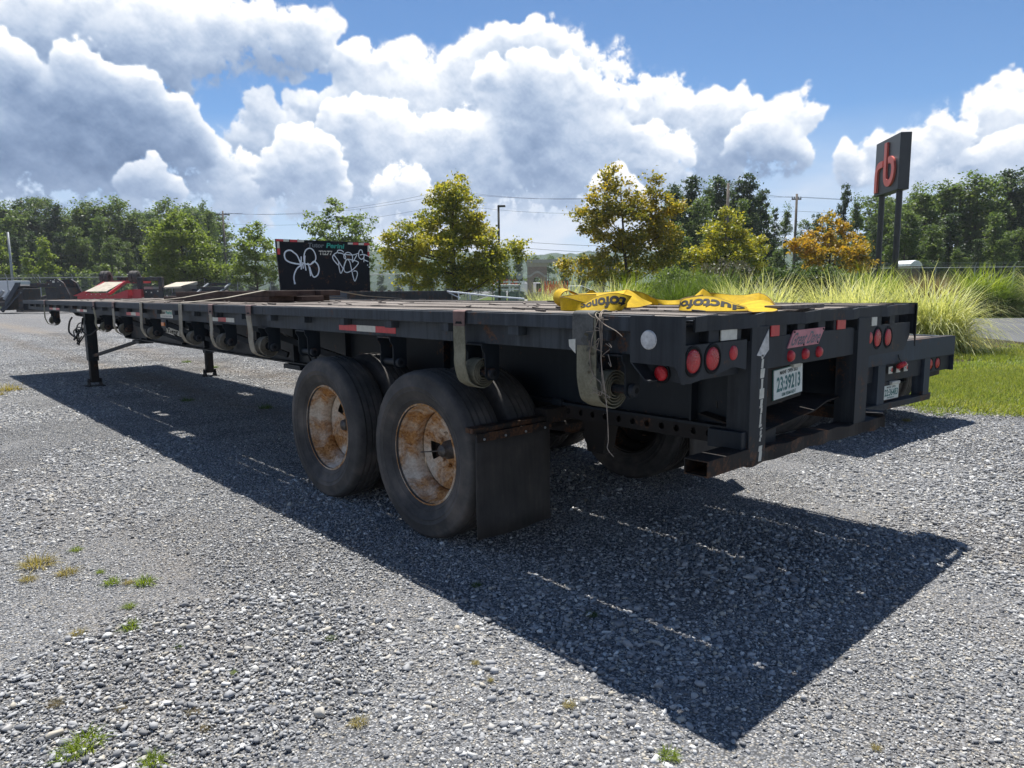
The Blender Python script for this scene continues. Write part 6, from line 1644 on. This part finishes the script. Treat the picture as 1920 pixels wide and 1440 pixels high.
MB().prism([(0, 1.75), (1.6, 1.75), (1.6, 1.95), (1.0, 1.95)], 'y', 1.0, 3.2).build('deck_sheet', TAN, t)
MB().add([(2.7, 0, 1.88), (4.2, 0, 1.95), (4.45, 2.6, 2.35), (2.7, 2.6, 2.3), (2.7, 0, 1.80), (4.2, 0, 1.80), (4.45, 2.6, 2.1), (2.7, 2.6, 2.1)], [(0, 1, 2, 3), (4, 7, 6, 5), (0, 4, 5, 1), (1, 5, 6, 2), (2, 6, 7, 3)]).build('deck_sheet', TAN, t)
MB().prism([(3.6, 1.8), (4.45, 2.05), (4.45, .9), (3.9, .9)], 'y', .2, 2.4).build('deck_side', STEEL, t)
MB().box(1.0, 2.9, -.2, .0, 1.0, 1.75).build('hitch_plate', BLACK, t); 
for x in (1.0, 2.62): MB().box(x, x + .28, -.2, .2, 1.75, 2.6).build('hitch_post', BLACK, t)
MB().box(1.0, 2.9, -.2, .2, 2.38, 2.68).build('hitch_bar', BLACK, t, bevel=.05)
MB().box(.6, 3.6, .2, 2.6, .7, 1.0).build('chassis', BLACK, t)
for x, z in ((1.6, 1.5), (2.0, 1.45), (2.5, 1.55)): MB().box(x, x + .1, -.215, -.2, z, z + .09).build('sticker', WHTAPE, t)
for y in (.9, 2.0): MB().cyl((.7, y, .5), (1.0, y, .5), .5, 18).build('wheel', TYRE, t)
MB().cyl((3.7, .25, 1.2), (3.75, .05, 1.2), .32, 16).build('hose_reel', HOSE, t)
t = rig('ramp_trailer', 'black ramp frame trailer with two bright sloping rails', 'trailer', 57, 352)
MB().box(.2, 1.5, .5, 2, 1.1, 1.75).build('toolbox', BLUEBLACK, t)
for x in (1.35, 3.1): MB().bar((x - .35, -.2, 1.35), (x + .25, .9, 2.15), .20, .10).build('ramp_rail', GALV, t)
MB().box(1.6, 3.3, .9, 1.1, 2.0, 2.2).build('ramp_top', BLACK, t); MB().box(1.0, 3.0, -.25, -.1, 1.25, 1.42).build('ramp_foot', BLACK, t)
MB().box(1.2, 3.1, .2, .7, 1.45, 1.9).build('winch_box', BLACK, t, bevel=.04); MB().box(.2, 3.4, .2, 2.4, .6, 1.1).build('chassis', BLACK, t)
for y in (.7, 1.9): MB().cyl((.2, y, .45), (.5, y, .45), .45, 16).build('wheel', TYRE, t)
def stack(label, d, px, n, r, z, dx):
    for k in range(n):
        x, y = site(d, (px - 960) / 1340 * d + k * dx)
        o = MB().lathe([(r * .45, -.15), (r * .9, -.17), (r, -.11), (r, .11), (r * .9, .17), (r * .45, .15), (r * .45, -.15)], (0, 0, 0), 'y', 20).build('loose_tyre', TYRE, None, smooth=True)
        o.location = (x, y, z); o.rotation_euler = (0, 0, FACE + .5); tag(o, label, 'tyre', label)
stack('tyres standing in a row behind the black gooseneck', 60, 48, 5, .52, .85, .72)
def rack(label, d, px, w_):
    x, y = site(d, (px - 960) / 1340 * d); r = thing('tyre_rack', label, 'rack', (x, y, 0), FACE)
    MB().box(-.2, w_ + .2, -.4, .5, 0, .33).build('sleeper', POLE, r)
rack('low timber sleeper bed under the row of tyres', 60, 48, 3.1)
t = rig('pipe_roll', 'dark ribbed hose roll lying between two rusty ends near the headboard', 'roll', 57, 430)
MB().cyl((0, 0, 1.2), (.25, 0, 1.2), .42, 20).build('roll_end', SUSP, t); MB().cyl((1.75, 0, 1.2), (2.0, 0, 1.2), .42, 20).build('roll_end', SUSP, t)
for k in range(7): MB().lathe([(.2, -.09), (.36, -.10), (.40, 0), (.36, .10), (.2, .09)], (2.15 + .2 * k, 0, 1.2), 'x', 18).build('coil', HOSE, t, smooth=True)
MB().box(-.1, 3.6, -.3, .3, 0, .8).build('cradle', POLE, t)
MB().bar((.5, 0, 1.0), (1.5, 0, 1.45), .1, .1).build('strut', BLACK, t)

# ================================================================== weeds in the stones
TUFT = {}
def tuft(x, y, w_, mat, h, label, seed):
    k = (mat.name, seed % 3)
    if k not in TUFT:
        r_ = np.random.default_rng(500 + len(TUFT)); V, F = blades(r_, 130, .25, .75, .030, .70, .42, 3, 1.0); TUFT[k] = np_mesh('tuft', V, F, mat)
    o = link('weed_tuft', TUFT[k], None, (x, y, .004), (0, 0, seed * 2.1)); o.scale = (w_ * .62, w_ * .62, h * .55); tag(o, label, 'weed', 'weeds growing through the stones')
wl = [(-1.77, 2.96, .27, 1), (-1.54, 2.39, .13, 0), (-1.42, 2.27, .16, 0), (-1.56, 2.02, .09, 0), (-1.61, 1.78, .13, 0), (-1.80, 1.88, .09, 1), (-1.97, .97, .18, 0), (-2.02, .94, .13, 0), (-1.52, 1.44, .05, 2), (-1.43, 1.07, .04, 0), (-1.01, 1.06, .07, 2), (-1.99, 1.31, .08, 3), (-1.82, 1.11, .06, 3), (-1.64, .90, .07, 3), (-1.64, .78, .06, 3), (-.61, -.40, .10, 0), (-.03, .43, .09, 2), (-1.24, .44, .09, 1), (-.69, .47, .05, 1), (-.73, .33, .04, 1), (-1.83, .71, .12, 0), (-.69, 11.83, .55, 1), (-.95, 11.3, .40, 1), (-1.55, 2.59, .07, 0), (-1.57, 3.07, .10, 0), (-.09, -.84, .05, 1), (-.63, .01, .07, 1), (2.77, 14.28, .31, 2), (2.77, 12.74, .34, 2), (4.98, 2.02, .16, 2), (6.06, 1.15, .17, 1), (6.66, 1.01, .21, 2), (-1.68, 2.70, .16, 1), (-1.85, 2.75, .12, 1), (-1.48, 2.33, .08, 1), (-.2, 1.05, .08, 2), (1.4, 7.2, .3, 2), (.9, 8.6, .3, 2)]
for i, (x, y, w_, c) in enumerate(wl):
    lab = ['green weed tuft in the open stones on the left', 'yellowing weed tuft in the open stones', 'deep green weed in or beside the trailer shade', 'dry brown weed tuft in the open stones'][c]
    tuft(x, y, w_ * 1.05, (G_LIME, G_DRY, G_GREEN, G_BROWN)[c], max(.05, w_ * .75), lab, i)

# ================================================================== air
if HAZE:
    hz = NT('air'); hv = hz.n('ShaderNodeVolumePrincipled')
    hv.inputs['Color'].default_value = (.86, .91, 1.0, 1); hv.inputs['Density'].default_value = HAZE; hv.inputs['Anisotropy'].default_value = .25
    hz.l(hv.outputs[0], hz.out.inputs['Volume'])
    o = MB().box(-1600, 1600, -1600, 1600, -1.2, 62).build('haze', hz.m); o['kind'] = 'stuff'
